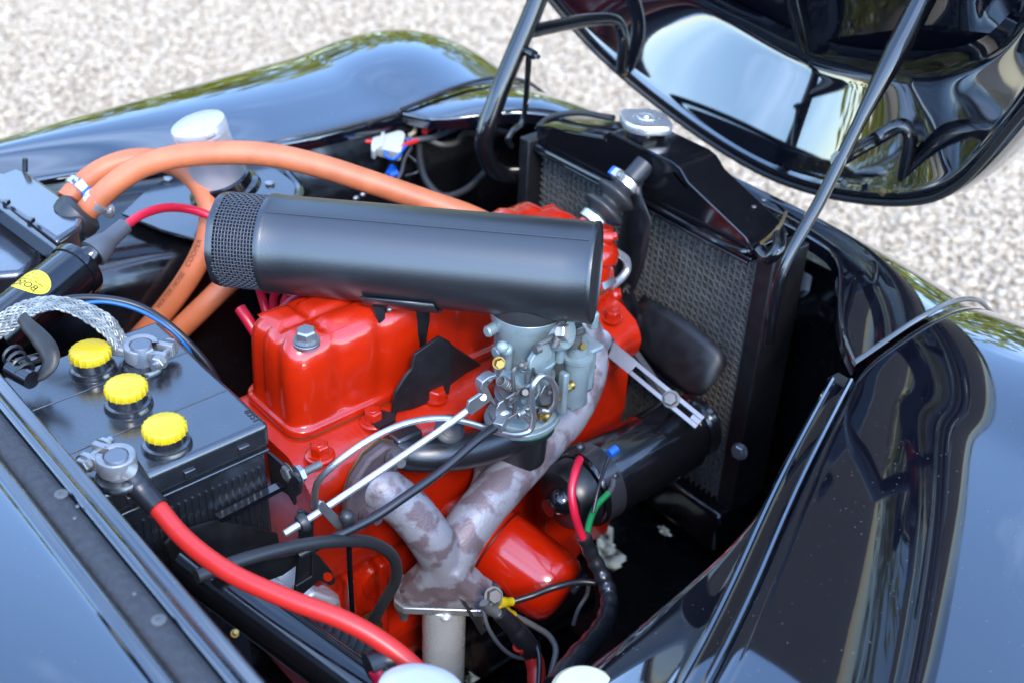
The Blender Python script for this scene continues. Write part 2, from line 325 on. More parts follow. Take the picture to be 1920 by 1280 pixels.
# nose panel between the seams, cut out round the radiator
rows = []
xi = [(-.366, .908), (-.31, .95), (-.26, 1.02), (-.235, 1.052), (-.20, 1.064), (0, 1.070), (.20, 1.064), (.24, 1.048), (.28, .99), (.31, .925), (.366, .908)]
ys = [-.366+.732*i/46 for i in range(47)]
for y in ys:
    x0 = smooth_tab(xi, y, .022) if -.345 < y < .345 else lerp_tab(xi, y); row = []
    for k, t in enumerate([-1, -.5, 0, .02, .12, .25, .4, .55, .7, .85, 1]):
        if t < 0: row.append((x0+.0005*t, Y0+y, ZR-front_drop(x0)+.016*t)); continue
        x = x0+(1.31-x0)*t
        row.append((x, Y0+y, ZR-front_drop(x)+.014*(1-(y/.36)**4)*min(1, t*5)))
    rows.append(row)
make('nose_panel', MB().grid(rows), PAINT, body, sub=2, ang=180)
# piping along the two seams between nose and fenders
for s, o in ((-1, .366), (1, .366)):
    pts = [(x, Y0+s*o, ZR-front_drop(x)+.004) for x in (.905, .95, .99, 1.03, 1.06, 1.09, 1.13, 1.17)]
    make('seam_piping', MB().tube(pts, .0028, 8, 4), mat('seam_piping_black', (.05, .052, .055), .22, coat=.6) if s < 0 else RUBBER, body)
# near gutter: flat channel with two bright edge beads
def near_rim(x): return Y0-(smooth_tab(NEAR_RIM, x) if x < .84 else lerp_tab(NEAR_RIM, x))
xs = [-.1+.04*i for i in range(25)]+[.885]
rows = []
for x in xs:
    y = near_rim(x)+.001; wd = .0195
    rows.append([(x, y+a, ZR+b+0) for a, b in ((-.003, -.004), (.0, -.012), (wd-.004, -.013), (wd, -.012), (wd+.003, -.015), (wd+.004, -.035))])
gut = make('gutter_channel', MB().grid(rows), PAINT, body, ang=60)
for nm, off, dz in (('gutter_bead', 0, -.0005), ('gutter_bead', 1, -.0105)):
    make(nm, MB().tube([(x, near_rim(x)+.001+off*.0195, ZR+dz) for x in xs], .0030, 8, 2), PAINT, gut)
make('gutter_end', MB().box((.896, near_rim(.89)+.010, ZR-.016), (.016, .03, .004)), RUBBER, body)
# near inner wing: glossy shelf beside the gutter, narrowing forward, then falling into the bay
E0, E1 = PZ(1060, 1272, .722), PZ(1412, 1008, .722)
def shelf_edge(x): return E0.y+(E1.y-E0.y)*(x-E0.x)/(E1.x-E0.x)
rows = []
for x in [-.1, .1, .2, .3, .4, .5, .6, .66, .72, .8, .88, .96, 1.05, 1.12]:
    y = near_rim(min(x, .9))+.0235; e = max(y+.002, shelf_edge(x)); wd = e-y
    rows.append([(x, y-.01, .752), (x, y-.004, .744), (x, y+.001, .7395), (x, y+wd*.3, .7395-.10*wd), (x, y+wd*.75, .7395-.26*wd), (x, e-.002, .7395-.35*wd), (x, e+.003, .7350-.36*wd), (x, e+.005, .700), (x, e+.007, .690), (x, e+.012, .684), (x, e+.017, .678), (x, e+.019, .66), (x, e+.020, .60), (x, e+.022, .45), (x, e+.024, .30)])
make('inner_wing', MB().grid(rows[::-1]), PAINT, body, sub=2, ang=180)
make('wing_ridge', MB().tube([(x, max(near_rim(x)+.026, shelf_edge(x))+.022, .668) for x in [.2+.08*i for i in range(7)]], .004, 8, 3), BLACK, body)
# far inner wing with its shelf
rows = []
for x in [-.1, .1, .25, .35, .45, .55, .62, .68, .75, .85, .95, 1.05, 1.13]:
    y = Y0+(smooth_tab(FAR_RIM, x) if x < .86 else .366); k = max(0, min(1, (x-.60)/.1)); wd = .13*(1-k)+.02
    rows.append([(x, y+.004, .764), (x, y+.002, .752), (x, y-.006, .742-.01*k), (x, y-wd*.5, .738-.03*k), (x, y-wd, .733-.04*k), (x, y-wd-.006, .715-.05*k), (x, y-wd-.02, .55), (x, y-wd-.03, .30)])
make('inner_wing', MB().grid(rows), BAYBLK, body, sub=1, ang=180)
# firewall, front cross panel, floor tray with openings
fw = MB(); fw.prism([(.235, .35, .30), (.235, 1.42, .30), (.235, 1.42, .76), (.235, .35, .76)], (-.01, 0, 0)); make('firewall', fw, BAYBLK, body)
fp = MB(); fp.prism([(1.11, .30, .25), (1.11, 1.46, .25), (1.11, 1.46, .715), (1.11, .30, .715)], (.008, 0, 0)); make('front_bulkhead', fp, BAYBLK, body)
holes = [[PZ(*p, .33) for p in q] for q in (((1128, 990), (1150, 985), (1150, 1020), (1178, 1050), (1150, 1068), (1120, 1050), (1118, 1020)), ((1322, 896), (1392, 938), (1384, 946), (1318, 904)), ((1234, 984), (1252, 990), (1258, 1004), (1240, 1000)),
                                            ((896, 1240), (915, 1240), (915, 1262), (890, 1275), (872, 1285), (875, 1268)))]
def inside(p, q):
    c = False; n = len(q)
    for i in range(n):
        a, b = q[i], q[(i+1) % n]
        if (a.y > p[1]) != (b.y > p[1]) and p[0] < (b.x-a.x)*(p[1]-a.y)/(b.y-a.y)+a.x: c = not c
    return c
tray = MB(); st = .004; nx, ny = int(.9/st), int(1.0/st)
idx = {}
for i in range(nx):
    for j in range(ny):
        x, y = .24+i*st, .38+j*st
        if any(inside((x+st/2, y+st/2), h) for h in holes): continue
        ids = []
        for a, b in ((0, 0), (1, 0), (1, 1), (0, 1)):
            k = (i+a, j+b)
            if k not in idx: idx[k] = len(tray.v); tray.v.append((.24+k[0]*st, .38+k[1]*st, .33))
            ids.append(idx[k])
        tray.f.append(tuple(ids))
make('floor_tray', tray, BAYBLK, body, smooth=False)
# a pressed box section and brackets low on the near side of the bay
cb = MB(); cb.tube([(.30, .60, .36), (.7, .60, .36), (1.08, .62, .36)], .028, 12, 4); make('chassis_rail', cb, BAYBLK, body)
# brake reservoir collar cut-out by the near corner
rc = MB(); p = PZ(1520, 510, .70); rc.lathe([(.013, -.03), (.013, .0), (.011, .002)], frame(p, (0, 0, 1)), 24); make('bolt_boss', rc, CANM, body)
rd = MB(); rd.tube([PZ(1470, 590, .66), PZ(1530, 575, .66), PZ(1580, 600, .66)], .022, 12); make('bay_duct', rd, BAYBLK, body)
# cowl (scuttle) panel with its seal strip and beads, running across the car
def ext_y(prof, y0=.05, y1=1.45, n=8):
    rows = []
    for i in range(n+1): rows.append([(x, y0+(y1-y0)*i/n, z) for x, z in prof])
    return MB().grid(rows)
cw = [(.2445, .70), (.2445, .8255), (.2425, .8300), (.2395, .8305), (.2375, .8280), (.2345, .8275), (.2325, .8320), (.2285, .8362), (.2235, .8372), (.2215, .8350), (.2205, .831), (.1985, .831), (.1975, .8375), (.195, .8410), (.1915, .8418), (.1895, .8400), (.188, .8395), (.184, .8420), (.1815, .8428), (.178, .8437), (.165, .847), (.13, .855), (.0, .880), (-.3, .91)]
cow = make('cowl_panel', ext_y(cw)[::1] if False else ext_y(cw), PAINT, body, ang=70)
stp = MB(); n = 60
rows = []
for i in range(n+1):
    y = .05+1.4*i/n; rows.append([(.2208, y, .8308), (.2200, y, .8352), (.2150, y, .8372), (.2090, y, .8375), (.2030, y, .8372), (.1985, y, .8352), (.1978, y, .8308)])
make('seal_strip', MB().grid(rows), STRIPM, cow, ang=180)
for px, py in ((115, 926), (298, 1162)):
    c = PZ(px, py, .8375); q = MB().lathe([(.0052, 0), (.0050, .0010), (.0036, .0014), (.0016, .0012), (.0014, -.001)], frame(c, ZA), 20); q.cyl(c+V((0, 0, .0002)), c+V((0, 0, .0009)), .0014, 6); make('strip_screw', q, STEEL, cow)
for px, py in ((145, 948), (252, 1112), (140, 970)):
    c = PZ(px, py, .8376); make('strip_rivet', MB().ball(c, .0016, sz=.5), STEEL, cow)
# ================================================================== open bonnet (tilts forward on two arms)
bon = thing('bonnet', 'open black bonnet standing above the radiator, glossy inner face towards the engine', 'car bonnet', (1.27, Y0, .70))
BU = V((-.52, 0, .854)).normalized(); BN = V((BU.z, 0, -BU.x))      # up along the panel, outward normal (away from the engine)
BO = V((1.245, Y0, .738))
def bonp(y, s, d=0): return BO+YA*y+BU*s+BN*d
# outline: half width as a function of height s above the lip
HW = [(0, 0), (.007, .06), (.024, .12), (.050, .18), (.080, .232), (.116, .277), (.162, .314), (.218, .347), (.29, .384), (.37, .424), (.50, .472), (.59, .497), (.65, .50), (.69, .48), (.72, .42)]
def DF(s): return 1-.62*max(0, min(1, (s-.14)/.2))
def ring(inset, d, dv=None):
    pts = []
    L = [(s, max(0, h)) for s, h in HW]
    side = []
    for i, (s, h) in enumerate(L):
        a = L[max(0, i-1)]; b = L[min(len(L)-1, i+1)]; t = V((b[1]-a[1], b[0]-a[0])).normalized(); n = V((-t.y, t.x)) if i else V((0, 1))
        q = inset if inset < .023 else .022+(inset-.022)*(1-.62*max(0, min(1, (s-.12)/.2))); side.append((h+n.x*q, s+n.y*q))
    for h, s in side[::-1]: pts.append((-h, s))
    for h, s in side[1:]: pts.append((h, s))
    return [bonp(y, s, d if (inset < .021 or d > .115) else -.02+(d+.02)*DF(s)) for y, s in pts]
prof = [(.0, -.016), (.003, -.020), (.018, -.020), (.0195, -.016), (.022, -.012), (.027, -.006), (.045, .0165), (.065, .0415), (.085, .0665), (.100, .085), (.106, .091), (.122, .097), (.15, .100)]
rows = [ring(a, d) for a, d in prof]
inner = MB().grid(rows)
make('inner_panel', inner, PAINT, bon, sub=2, ang=180)
# recessed upper field with a stepped edge and a vertical stiffening rib
def half(s):
    return lerp_tab(HW, s)-.12
fld = MB(); rows = []
for k in range(13):
    s = .135+.043*k; hw = max(.02, lerp_tab(HW, s+.0)-.125+.055*min(1, k/4))
    rows.append([bonp(hw*t, s, 0.103+(-.02+.121*DF(s)-.103)*abs(t)**5+.010*math.exp(-((t*hw+.02)/.018)**2)*-1.2 - .006*math.exp(-(k/1.2)**2)) for t in [-1, -.8, -.6, -.4, -.3, -.2, -.16, -.13, -.11, -.09, -.07, -.05, -.03, -.01, .02, .05, .1, .2, .3, .4, .6, .8, 1]])
make('recessed_field', MB().grid(rows), PAINT, bon, sub=1, ang=180)
make('stiffening_rib', MB().tube([bonp(-.012, s, .090) for s in (.14, .3, .5, .66)], .013, 10, 4), PAINT, bon)
# outer skin and rolled lip, seal
lip = MB().grid([ring(0, -.013), ring(-.004, -.009), ring(-.009, .002), ring(-.0125, .016), ring(-.014, .032), ring(-.008, .048), ring(.02, .085), ring(.08, .12), ring(.14, .135)])
make('outer_skin', lip, PAINT, bon, sub=2, ang=180)
make('edge_seal', MB().tube(ring(.010, -.024)[3:-3], .0042, 8, 4), SEALM, bon)
make('top_skin', MB().prism([bonp(-.16, .19, .132), bonp(.16, .19, .132), bonp(.31, .64, .132), bonp(-.31, .64, .132)], BN*.004), PAINT, bon)
for px, py, mt in ((1658, 357, GOLD), (1172, 136, GOLD), (1585, 342, STEEL)):
    c = PP(px, py, BO-BN*.02, BN); make('lip_stud', MB().cyl(c, c-BN*.006, .0045, 14), mt, bon)
# hinge arms: bent tube up from the bay, brace and foot to the bonnet
def arm(nm, pts, r, br):
    a = make('hinge_arm', MB().tube(pts, r, 14, 8), BLACK, bon); a['label'] = nm
    for b in br: make('foot_tube', MB().tube(b, .0085, 12, 8), BLACK, a)
    return a
an = arm('slim straight hinge arm on the near side of the bay running up past the radiator',
    [PY(1440, 640, .645), PY(1447, 585, .645), PY(1475, 490, .645), PY(1540, 372, .645), PY(1610, 232, .645), PY(1655, 145, .645), PY(1700, 60, .645), PY(1745, -30, .645), PY(1800, -140, .645)],
    lambda f: .0066+.0058*max(0, min(1, (f-.50)/.2)), [[PY(1572, 300, .645), PX(1640, 262, 1.16), PX(1690, 236, 1.175), PX(1704, 246, 1.18), PX(1694, 335, 1.195)]])
af = arm('thick curved hinge arm on the far side of the bay with a rod hanging from its stud',
    [PY(980, 330, 1.10), PY(935, 325, 1.105), PY(908, 275, 1.105), PY(930, 190, 1.105), PY(962, 110, 1.105), PY(1000, 20, 1.105), PY(1030, -60, 1.105)], .0125,
    [[PY(985, 62, 1.105), PX(1030, 52, 1.03), PX(1110, 38, 1.10), PX(1156, 42, 1.14), PX(1168, 70, 1.15), PX(1166, 132, 1.165)]])
st_ = MB(); c = PY(990, 98, 1.09); st_.cyl(c-YA*.012, c+YA*.008, .006, 12); st_.cyl(c-YA*.02, c-YA*.012, .003, 8); make('pivot_stud', st_, BLACK, af)
make('hanging_rod', MB().tube([PY(992, 100, 1.085), PY(990, 130, 1.085), PY(985, 200, 1.085), PY(978, 232, 1.085), PY(962, 246, 1.085), PY(953, 262, 1.085), PY(960, 275, 1.085)], .0038, 8, 6), BLACK, af)
# ================================================================== battery
bat = thing('battery', 'black three cell battery with three yellow caps beside the cowl', 'battery', (.325, .848, .62))
BX0, BX1, BY0, BY1, BZ = .246, .402, .750, .948, .800
m = MB(); m.box(((BX0+BX1)/2, (BY0+BY1)/2, BZ-.013), (BX1-BX0, BY1-BY0, .026)); make('lid', m, PLAST, bat, bev=.0055, bseg=4)
m = MB(); m.box(((BX0+BX1)/2, (BY0+BY1)/2, .70), (BX1-BX0-.008, BY1-BY0-.008, .146)); cs = make('case', m, PLAST, bat, bev=.003)
m = MB()
for i in range(22): m.box((BX0+.012+i*.0063, BY0+.0035, .712), (.0022, .0022, .085))
make('side_ribs', m, PLAST, cs)
for i in range(3): make('lid_notch', MB().box((BX0+.03+i*.05, BY0-.0008, BZ-.016), (.010, .003, .008)), PLAST, bat, bev=.0008)
m = MB(); m.box(((BX0+BX1)/2, BY0+.001, BZ-.0275), (BX1-BX0-.006, .005, .003)); make('lid_rim', m, PLAST, bat, bev=.0008)
for y in (.812, .884): 
    m = MB(); m.box(((BX0+BX1)/2+.002, y, BZ+.0002), (BX1-BX0-.012, .0016, .0012)); make('cell_seam', m, PLAST, bat, bev=.0005)
capc = [PZ(171, 672, .812), PZ(238, 738, .812), PZ(310, 813, .812)]
prof_cap = [(.0001, .0105), (.0150, .0105), (.0165, .0098), (.0172, .0088), (.0174, .0025), (.0170, .0018)]
cap0 = MB()
def ridge(f): return 1+.045*(max(0, math.cos(f*2*math.pi*20))**3)
cap0.lathe(prof_cap[::-1], Matrix.Identity(4), 120, rfun=ridge)
col0 = MB().lathe([(.0205, -.0125), (.0205, -.0108), (.0192, -.0090), (.0190, -.0070), (.0165, -.0060), (.0158, .0020)], Matrix.Identity(4), 40)
for i, c in enumerate(capc):
    c = V((c.x, c.y, BZ+.0122))
    def place(mb): q = MB(); q.add([V(v)+c for v in mb.v], mb.f); return q
    co = make('cap_collar', place(col0), PLAST, bat); make('cap', place(cap0), YELLOW, co, ang=50)
vs, fs = text_mesh('8351', .0098, .00035)
t0 = PZ(473, 779, BZ); m = MB(); rot = Matrix.Rotation(math.radians(-92), 4, 'Z'); m.add([rot@V(v)+t0+V((0, 0, .0003)) for v in vs], fs); make('date_code', m, INK, bat, smooth=False)
for px, py in ((216, 848), (263, 640)):
    c = PZ(px, py, .826); c = V((c.x, c.y, BZ)); make('terminal_post', MB().lathe([(.0195, -.001), (.0195, .002), (.0180, .0045), (.0112, .005), (.0092, .0225), (.0085, .0235)], frame(c, ZA), 32) if False else MB().lathe([(.0110, .003), (.0092, .0225), (.0085, .0235)], frame(c, ZA), 32), POST, bat); make('post_collar', MB().lathe([(.0195, -.001), (.0195, .002), (.0180, .0045), (.0112, .005)], frame(c, ZA), 36), PLAST, bat)
def clamp(c, ang, lab):
    t = thing('battery_clamp', lab, 'battery clamp', c, 'clamps on the battery posts'); R_ = Matrix.Translation(c)@Matrix.Rotation(ang, 4, 'Z')
    m = MB(); a0 = .34
    m.grid([[R_@V((r*math.cos(a0+(2*math.pi-2*a0)*i/28), r*math.sin(a0+(2*math.pi-2*a0)*i/28), z)) for i in range(29)] for r, z in ((.0095, .0055), (.0152, .0055), (.0160, .008), (.0155, .0195), (.0145, .0205), (.0102, .0205), (.0095, .0195), (.0095, .0055))][::-1])
    for s in (-1, 1): m.box((.0195, s*.0075, .0125), (.015, .0055, .0125), R_)
    make('clamp_ring', m, LEAD if False else ALUC, t, bev=.0008)
    b = MB(); b.cyl(R_@V((.0215, -.021, .0125)), R_@V((.0215, .016, .0125)), .0032, 12); make('clamp_bolt_shank', b, ZINC, t)
    b = MB(); b.hexa(R_@V((.0215, -.0108, .0125)), R_.to_3x3()@V((0, -1, 0)), .0064, .006); b.cyl(R_@V((.0215, -.016, .0125)), R_@V((.0215, -.0215, .0125)), .0034, 12); make('clamp_nut', b, ZINC, t)
    b = MB(); b.hexa(R_@V((.0215, .0108, .0125)), R_.to_3x3()@V((0, 1, 0)), .0068, .006); make('clamp_bolt_head', b, ZINC, t)
    return t, R_
ALUC = mat('cast_clamp_alloy', (.36, .37, .385), .42, .5, bump=.35, bscale=220, var=.25, vscale=110)
_c = PZ(263, 640, .822); cf = V((_c.x, _c.y, BZ)); _c = PZ(216, 848, .822); cn = V((_c.x, _c.y, BZ))
tf, RF = clamp(cf, math.radians(-52), 'silver battery clamp joined to the grey braided strap')
make('braid_socket', MB().box((-.019, 0, .0135), (.016, .020, .009), RF), ALUC, tf, bev=.002)
tn, RN = clamp(cn, math.radians(118), 'silver battery clamp feeding the thick red cable by the third yellow cap')
make('cable_socket', MB().tube([cn+V((0, -.008, .012)), PZ(243, 885, .806)], .0095, 16), ALUC, tn)
# braided earth strap: plaited strands along the path
path = crom([RF@V((-.018, 0, .0150)), PZ(200, 610, .834), PZ(150, 580, .842), PZ(100, 569, .842), PZ(52, 580, .836), PZ(0, 612, .822), PZ(-60, 650, .81)], 16)
m = MB(); n = len(path); W = .0200
for k in range(9):
    for ph in (0, 1):
        pts = []
        for i, p in enumerate(path):
            t = (path[min(i+1, n-1)]-path[max(i-1, 0)]).normalized(); f = i/(n-1)
            up = (ZA*(1-.55*f)+V((.5, -.6, 0))*f).normalized(); sd_ = t.cross(up).normalized(); up = sd_.cross(t)
            a = (k/8-.5)*W*(1-.30*f)+0.0014*math.sin(i*.85+ph*math.pi+k*1.2); pts.append(p+sd_*a+up*(.0007*math.cos(i*.85+ph*math.pi)+.0006*(1-ph)))
        m.tube(pts, .00125, 6, smooth=False)
tag(make('braided_strap', m, BRAID), 'flat grey braided earth strap arching away from the battery', 'earth strap')
def tubething(name, label, cat, pts, r, mt, seg=10, n=8, group=None, **k):
    o = make(name, MB().tube(pts, r, seg, n, **k), mt, ang=180 if seg > 6 else 60); tag(o, label, cat, group); return o
# thick red battery cable with its black boot
rc_ = thing('battery_cable', 'thick red battery cable running from the near clamp along the cowl', 'cable', PZ(290, 945, .785))
make('sheath', MB().tube([PZ(268, 920, .793), PZ(295, 950, .787), PZ(345, 1008, .782), PZ(430, 1072, .778), PZ(540, 1122, .772), PZ(640, 1160, .765), PZ(705, 1195, .756), PZ(770, 1245, .742), PZ(820, 1300, .728)], .0076, 14, 8), REDCAB, rc_)
make('boot', MB().tube([PZ(233, 872, .807), PZ(255, 903, .799), PZ(275, 928, .792), PZ(297, 952, .787)], lambda f: .0112-.0022*f+(.0006 if .45 < f < .52 else 0), 16, 8), BLKWIRE, rc_)
# battery hold-down frame with its bolt
hf = thing('battery_tray_bracket', 'black angled battery hold down bracket with a threaded bolt through it', 'bracket', (.41, .74, .70))
def PL(pts, pl, val): f = {'x': PX, 'y': PY, 'z': PZ}[pl]; return [f(px, py, val) for px, py in pts]
make('flange_plate', MB().prism(PL([(505, 845), (512, 850), (560, 892), (566, 900), (566, 922), (556, 930), (556, 944), (545, 925), (512, 905)], 'x', .412), (-.0025, 0, 0)), MATBLK, hf)
make('strap_bar', MB().prism([PY(412, 972, .742), PY(560, 896, .742), PY(562, 903, .742), PY(416, 979, .742)], (0, .008, 0)), BLACK, hf)
make('strap_lower', MB().prism(PL([(310, 1020), (330, 1000), (410, 975), (430, 980), (520, 1000), (528, 1040), (440, 1060), (330, 1080)], 'y', .744), (0, .003, 0)), MATBLK, hf)
b0, b1 = PY(548, 895, .738), PY(601, 869, .738)
bt = MB(); bt.tube([b0.lerp(b1, i/60) for i in range(61)], lambda f: .0034+.0005*(int(f*60) % 2), 10, smooth=False, caps=True); bo = make('threaded_bolt', bt, STEEL, hf, ang=180)
make('hex_nut', MB().hexa(b0.lerp(b1, .16), b1-b0, .0078, .0066), ZINC, bo); make('bolt_head', MB().hexa(b0.lerp(b1, -.02)+V((0, .004, .004)), b0-b1, .0074, .005), STEEL, bo)
# ================================================================== engine
eng = thing('engine', 'bright red four cylinder engine in the middle of the bay', 'engine', (.68, .87, .36))
# valve cover: tall pressed lid, loft of rounded rectangles
VX0, VX1, VY0, VY1 = .466, .880, .822, .924
def rrect(x0, x1, y0, y1, r, z, n=7, mod=None):
    pts = []
    for cx, cy, a in ((x1-r, y1-r, 0), (x0+r, y1-r, 90), (x0+r, y0+r, 180), (x1-r, y0+r, 270)):
        for k in range(n): t = math.radians(a+90*k/(n-1)); pts.append((cx+r*math.cos(t), cy+r*math.sin(t)))
    return [V((x, y, z)) for x, y in pts]
def vrow(i, z, r=None):     # subdivide long sides so the pressed flutes can be shaped
    base = rrect(VX0+i, VX1-i, VY0+i, VY1-i, r or max(.006, .020-i*.5), z); out = []
    for a, b in zip(base, base[1:]+base[:1]):
        k = max(1, int((b-a).length/.006)); out += [a.lerp(b, j/k) for j in range(k)]
    return out
levels = [(0.000, .7000), (0.000, .7050), (.0010, .7068), (.0035, .7075), (.0045, .7090), (.0050, .7120), (.0055, .725), (.0062, .750), (.0072, .770), (.0085, .781), (.0120, .789), (.0175, .7945)]
rows = []
NB = None
for i, z in levels:
    r = vrow(0, z); 
    if NB is None: NB = len(r)
    cx, cy = (VX0+VX1)/2, (VY0+VY1)/2; q = []
    for p in r:
        # pull in by i along both axes
        x = cx+(p.x-cx)*(1-2*i/(VX1-VX0)); y = cy+(p.y-cy)*(1-2*i/(VY1-VY0))
        if z > .711:                         # pressed vertical flutes round the skirt
            onside = abs(p.y-VY0) < .003 or abs(p.y-VY1) < .003
            u = (p.x-VX0)/.052 if onside else (p.y-VY0)/.034
            dep = .0027*(.5+.5*math.cos(2*math.pi*u))**4 if onside else .0024*(.5+.5*math.cos(2*math.pi*u))**5
            if onside: y += dep*(1 if p.y < cy else -1)
            else: x += dep*(1 if p.x < cx else -1)
        q.append(V((x, y, z)))
    rows.append(q)
m = MB(); m.grid(rows[::-1], closed_v=True)
vc = make('valve_cover', m, RED, eng, ang=50)
# crown of the cover as a height field: longitudinal groove, cross grooves, raised pads
m = MB(); gr = []
ix = .0173; nx_, ny_ = 110, 44
for a in range(nx_+1):
    row = []
    for b in range(ny_+1):
        u = a/nx_; v = b/ny_; x = VX0+ix+(VX1-VX0-2*ix)*u; y = VY0+ix*.98+(VY1-VY0-1.96*ix)*v
        e = min(a, nx_-a)/nx_*(VX1-VX0-2*ix), min(b, ny_-b)/ny_*(VY1-VY0-1.96*ix); ed = min(e)
        dx = x-VX0; gx = math.exp(-((dx-.052)/.005)**2); gy = math.exp(-((y-(VY0+.046))/.0045)**2)*(1 if dx > .03 else max(0, dx/.03)); gy2 = math.exp(-((y-(VY0+.078))/.004)**2)*(1 if dx > .056 else 0)
        z = .7945+.0062*math.sin(min(1, ed/.015)*math.pi/2)-.0062*max(gx, gy*.9, gy2*.8)*min(1, ed/.010)
        if ed < .0004: z = .7943
        row.append((x, y, z))
    gr.append(row)
m.grid(gr); make('cover_crown', m, RED, vc, ang=180)
b = PZ(575, 642, .797); m = MB(); m.lathe([(.0125, -.001), (.0125, .0012), (.0115, .0020)], frame(b, ZA), 28); ws = make('cover_washer', m, ZINC, vc); make('cover_bolt', MB().hexa(b+V((0, 0, .002)), ZA, .0098, .0125), ZINC, vc, bev=.0004)
make('cover_gasket', MB().prism(rrect(VX0+.002, VX1-.002, VY0+.002, VY1-.002, .018, .6965), (0, 0, .0034)), mat('brown_gasket', (.12, .05, .02), .7), eng)
# cylinder head: ledge, sloped shoulder, side face
HX0, HX1 = .452, .893
hp = [(.793, .560), (.790, .632), (.778, .648), (.775, .666), (.779, .676), (.790, .686), (.8135, .6962), (.922, .6962), (.930, .690), (.930, .560)]
m = MB(); n = 30; rows = []
for k in range(n+1):
    x = HX0+(HX1-HX0)*k/n; rows.append([(x, y+(.004*math.sin(k*.9) if 1 <= i <= 4 else 0), z) for i, (y, z) in enumerate(hp)])
m.grid(rows); m.add(rows[0], [tuple(range(len(hp)))]); m.add(rows[-1], [tuple(range(len(hp)))[::-1]])
hd = make('cylinder_head', m, REDCAST, eng, bev=.004, ang=35)
for px, py in ((600, 852), (700, 788)):
    c = PZ(px, py, .6965); q = MB(); q.lathe([(.0145, -.002), (.0145, .0006), (.0125, .0016)], frame(c, ZA), 24); q.hexa(c+V((0, 0, .001)), ZA, .0094, .0125); q.lathe([(.0052, .0134), (.0050, .0142), (.0001, .0140)], frame(c, ZA), 16); make('head_bolt', q, RED, hd, bev=.0004)
for x, y in ((.62, .803), (.70, .80), (.79, .80), (.865, .80)):
    make('head_bolt', MB().hexa((x, y, .694), ZA, .0094, .0125), RED, hd, bev=.0004)
# block with ribs, core plugs and flanged foot
bp = [(.800, .36), (.795, .40), (.806, .42), (.806, .52), (.798, .53), (.795, .562), (.930, .562), (.940, .36)]
m = MB(); rows = [[(x, y, z) for y, z in bp] for x in (.450, .5, .6, .7, .8, .893)]; m.grid(rows); m.add(rows[0], [tuple(range(len(bp)))]); m.add(rows[-1], [tuple(range(len(bp)))[::-1]])
bl = make('engine_block', m, REDCAST, eng, bev=.006, ang=35)
for px in (560, 645, 705, 1000):
    p = PY(px, 1050, .806); make('block_rib', MB().box((p.x, .799, .46), (.010, .016, .12)), REDCAST, bl, bev=.003)
for x in (.545, .63): make('core_plug', MB().lathe([(.022, -.002), (.022, .003), (.019, .003), (.018, .0005), (.0001, .0)], frame((x, .805, .485), -YA), 28), RED, bl)
p = PY(690, 1165, .79); q = MB(); q.hexa(p, -YA, .011, .014); q.cyl(p-YA*.014, p-YA*.022, .006, 10); make('drain_fitting', q, BRASS, bl)
make('sump', MB().box((.66, .885, .352), (.40, .16, .04)), REDCAST, eng, bev=.01)
# front of the engine: water pump body, thermostat housing, red bosses seen past the air cleaner
m = MB(); m.box((.898, .880, .58), (.026, .10, .18)); m.cyl((.90, .872, .66), (.93, .872, .66), .040, 28); m.cyl((.915, .872, .66), (.955, .872, .66), .022, 24); make('timing_cover', m, REDCAST, eng, bev=.006)
m = MB(); c = PY(1112, 470, .862); m.lathe([(.028, -.05), (.026, -.012), (.030, -.008), (.030, .004), (.026, .010), (.020, .016), (.0175, .024), (.0175, .030)], frame(c, V((.30, .1, .95))), 28)
th = make('thermostat_housing', m, RED, eng, ang=40)
for px, py, r in ((1135, 478, .0070), (1143, 553, .0090), (1136, 588, .0075), (1134, 445, .006)):
    c = PY(px, py, .848); q = MB(); q.cyl(c+V((-.02, .02, 0)), c+V((.006, -.006, 0)), r*1.3, 18); q.hexa(c+V((.004, -.005, .001)), V((.6, -.6, .35)), r*.8, .008); make('housing_bolt', q, RED, th, bev=.0005)
m = MB(); m.tube([PY(1120, 470, .85), PY(1130, 520, .85), PY(1128, 580, .85), PY(1120, 640, .85)], .014, 14); make('bypass_neck', m, RED, th)
# oil filler/rocker hump showing above the air cleaner
m = MB(); c = PY(975, 420, .905); 
rows = []
for i in range(13):
    u = -1+2*i/12; row = []
    for j in range(15):
        a = math.pi*j/14; row.append(c+XA*(.055*u)+YA*(.033*math.cos(a)*(1-.25*u*u))+ZA*(-.010+(.030-.012*max(0, u)-.003*math.cos(u*9))*math.sin(a)*(1-abs(u)**4*.7)))
    rows.append(row)
m.grid(rows[::-1]); make('rocker_hump', m, RED, vc, ang=180)
# oil filter
of = thing('oil_filter', 'smooth round red oil filter canister low on the side of the engine', 'oil filter', PY(900, 1040, .76))
ax = (PY(1062, 1118, .664)-PY(925, 1018, .752)).normalized(); o_ = PY(930, 1022, .752)
FR = frame(o_, ax)
make('canister', MB().lathe([(.0425, -.028), (.0425, .0), (.0425, .062), (.0418, .072), (.0385, .083), (.0315, .090), (.020, .093), (.0001, .0935)], FR, 56), REDFILT, of, ang=40)
make('seam_ring', MB().lathe([(.0425, -.0012), (.0436, -.0006), (.0436, .0010), (.0425, .0016)], FR, 56), mat('dark_red_seam', (.10, .006, .004), .4), of, ang=180)
make('filter_base', MB().lathe([(.036, -.075), (.036, -.045), (.046, -.04), (.046, -.012), (.043, -.011)], FR, 36), REDCAST, of)
p = PY(1058, 1113, .655); make('drain_bolt', MB().hexa(FR@V((.022, -.006, .090)), ax, .009, .008), STEEL, of, bev=.0004)
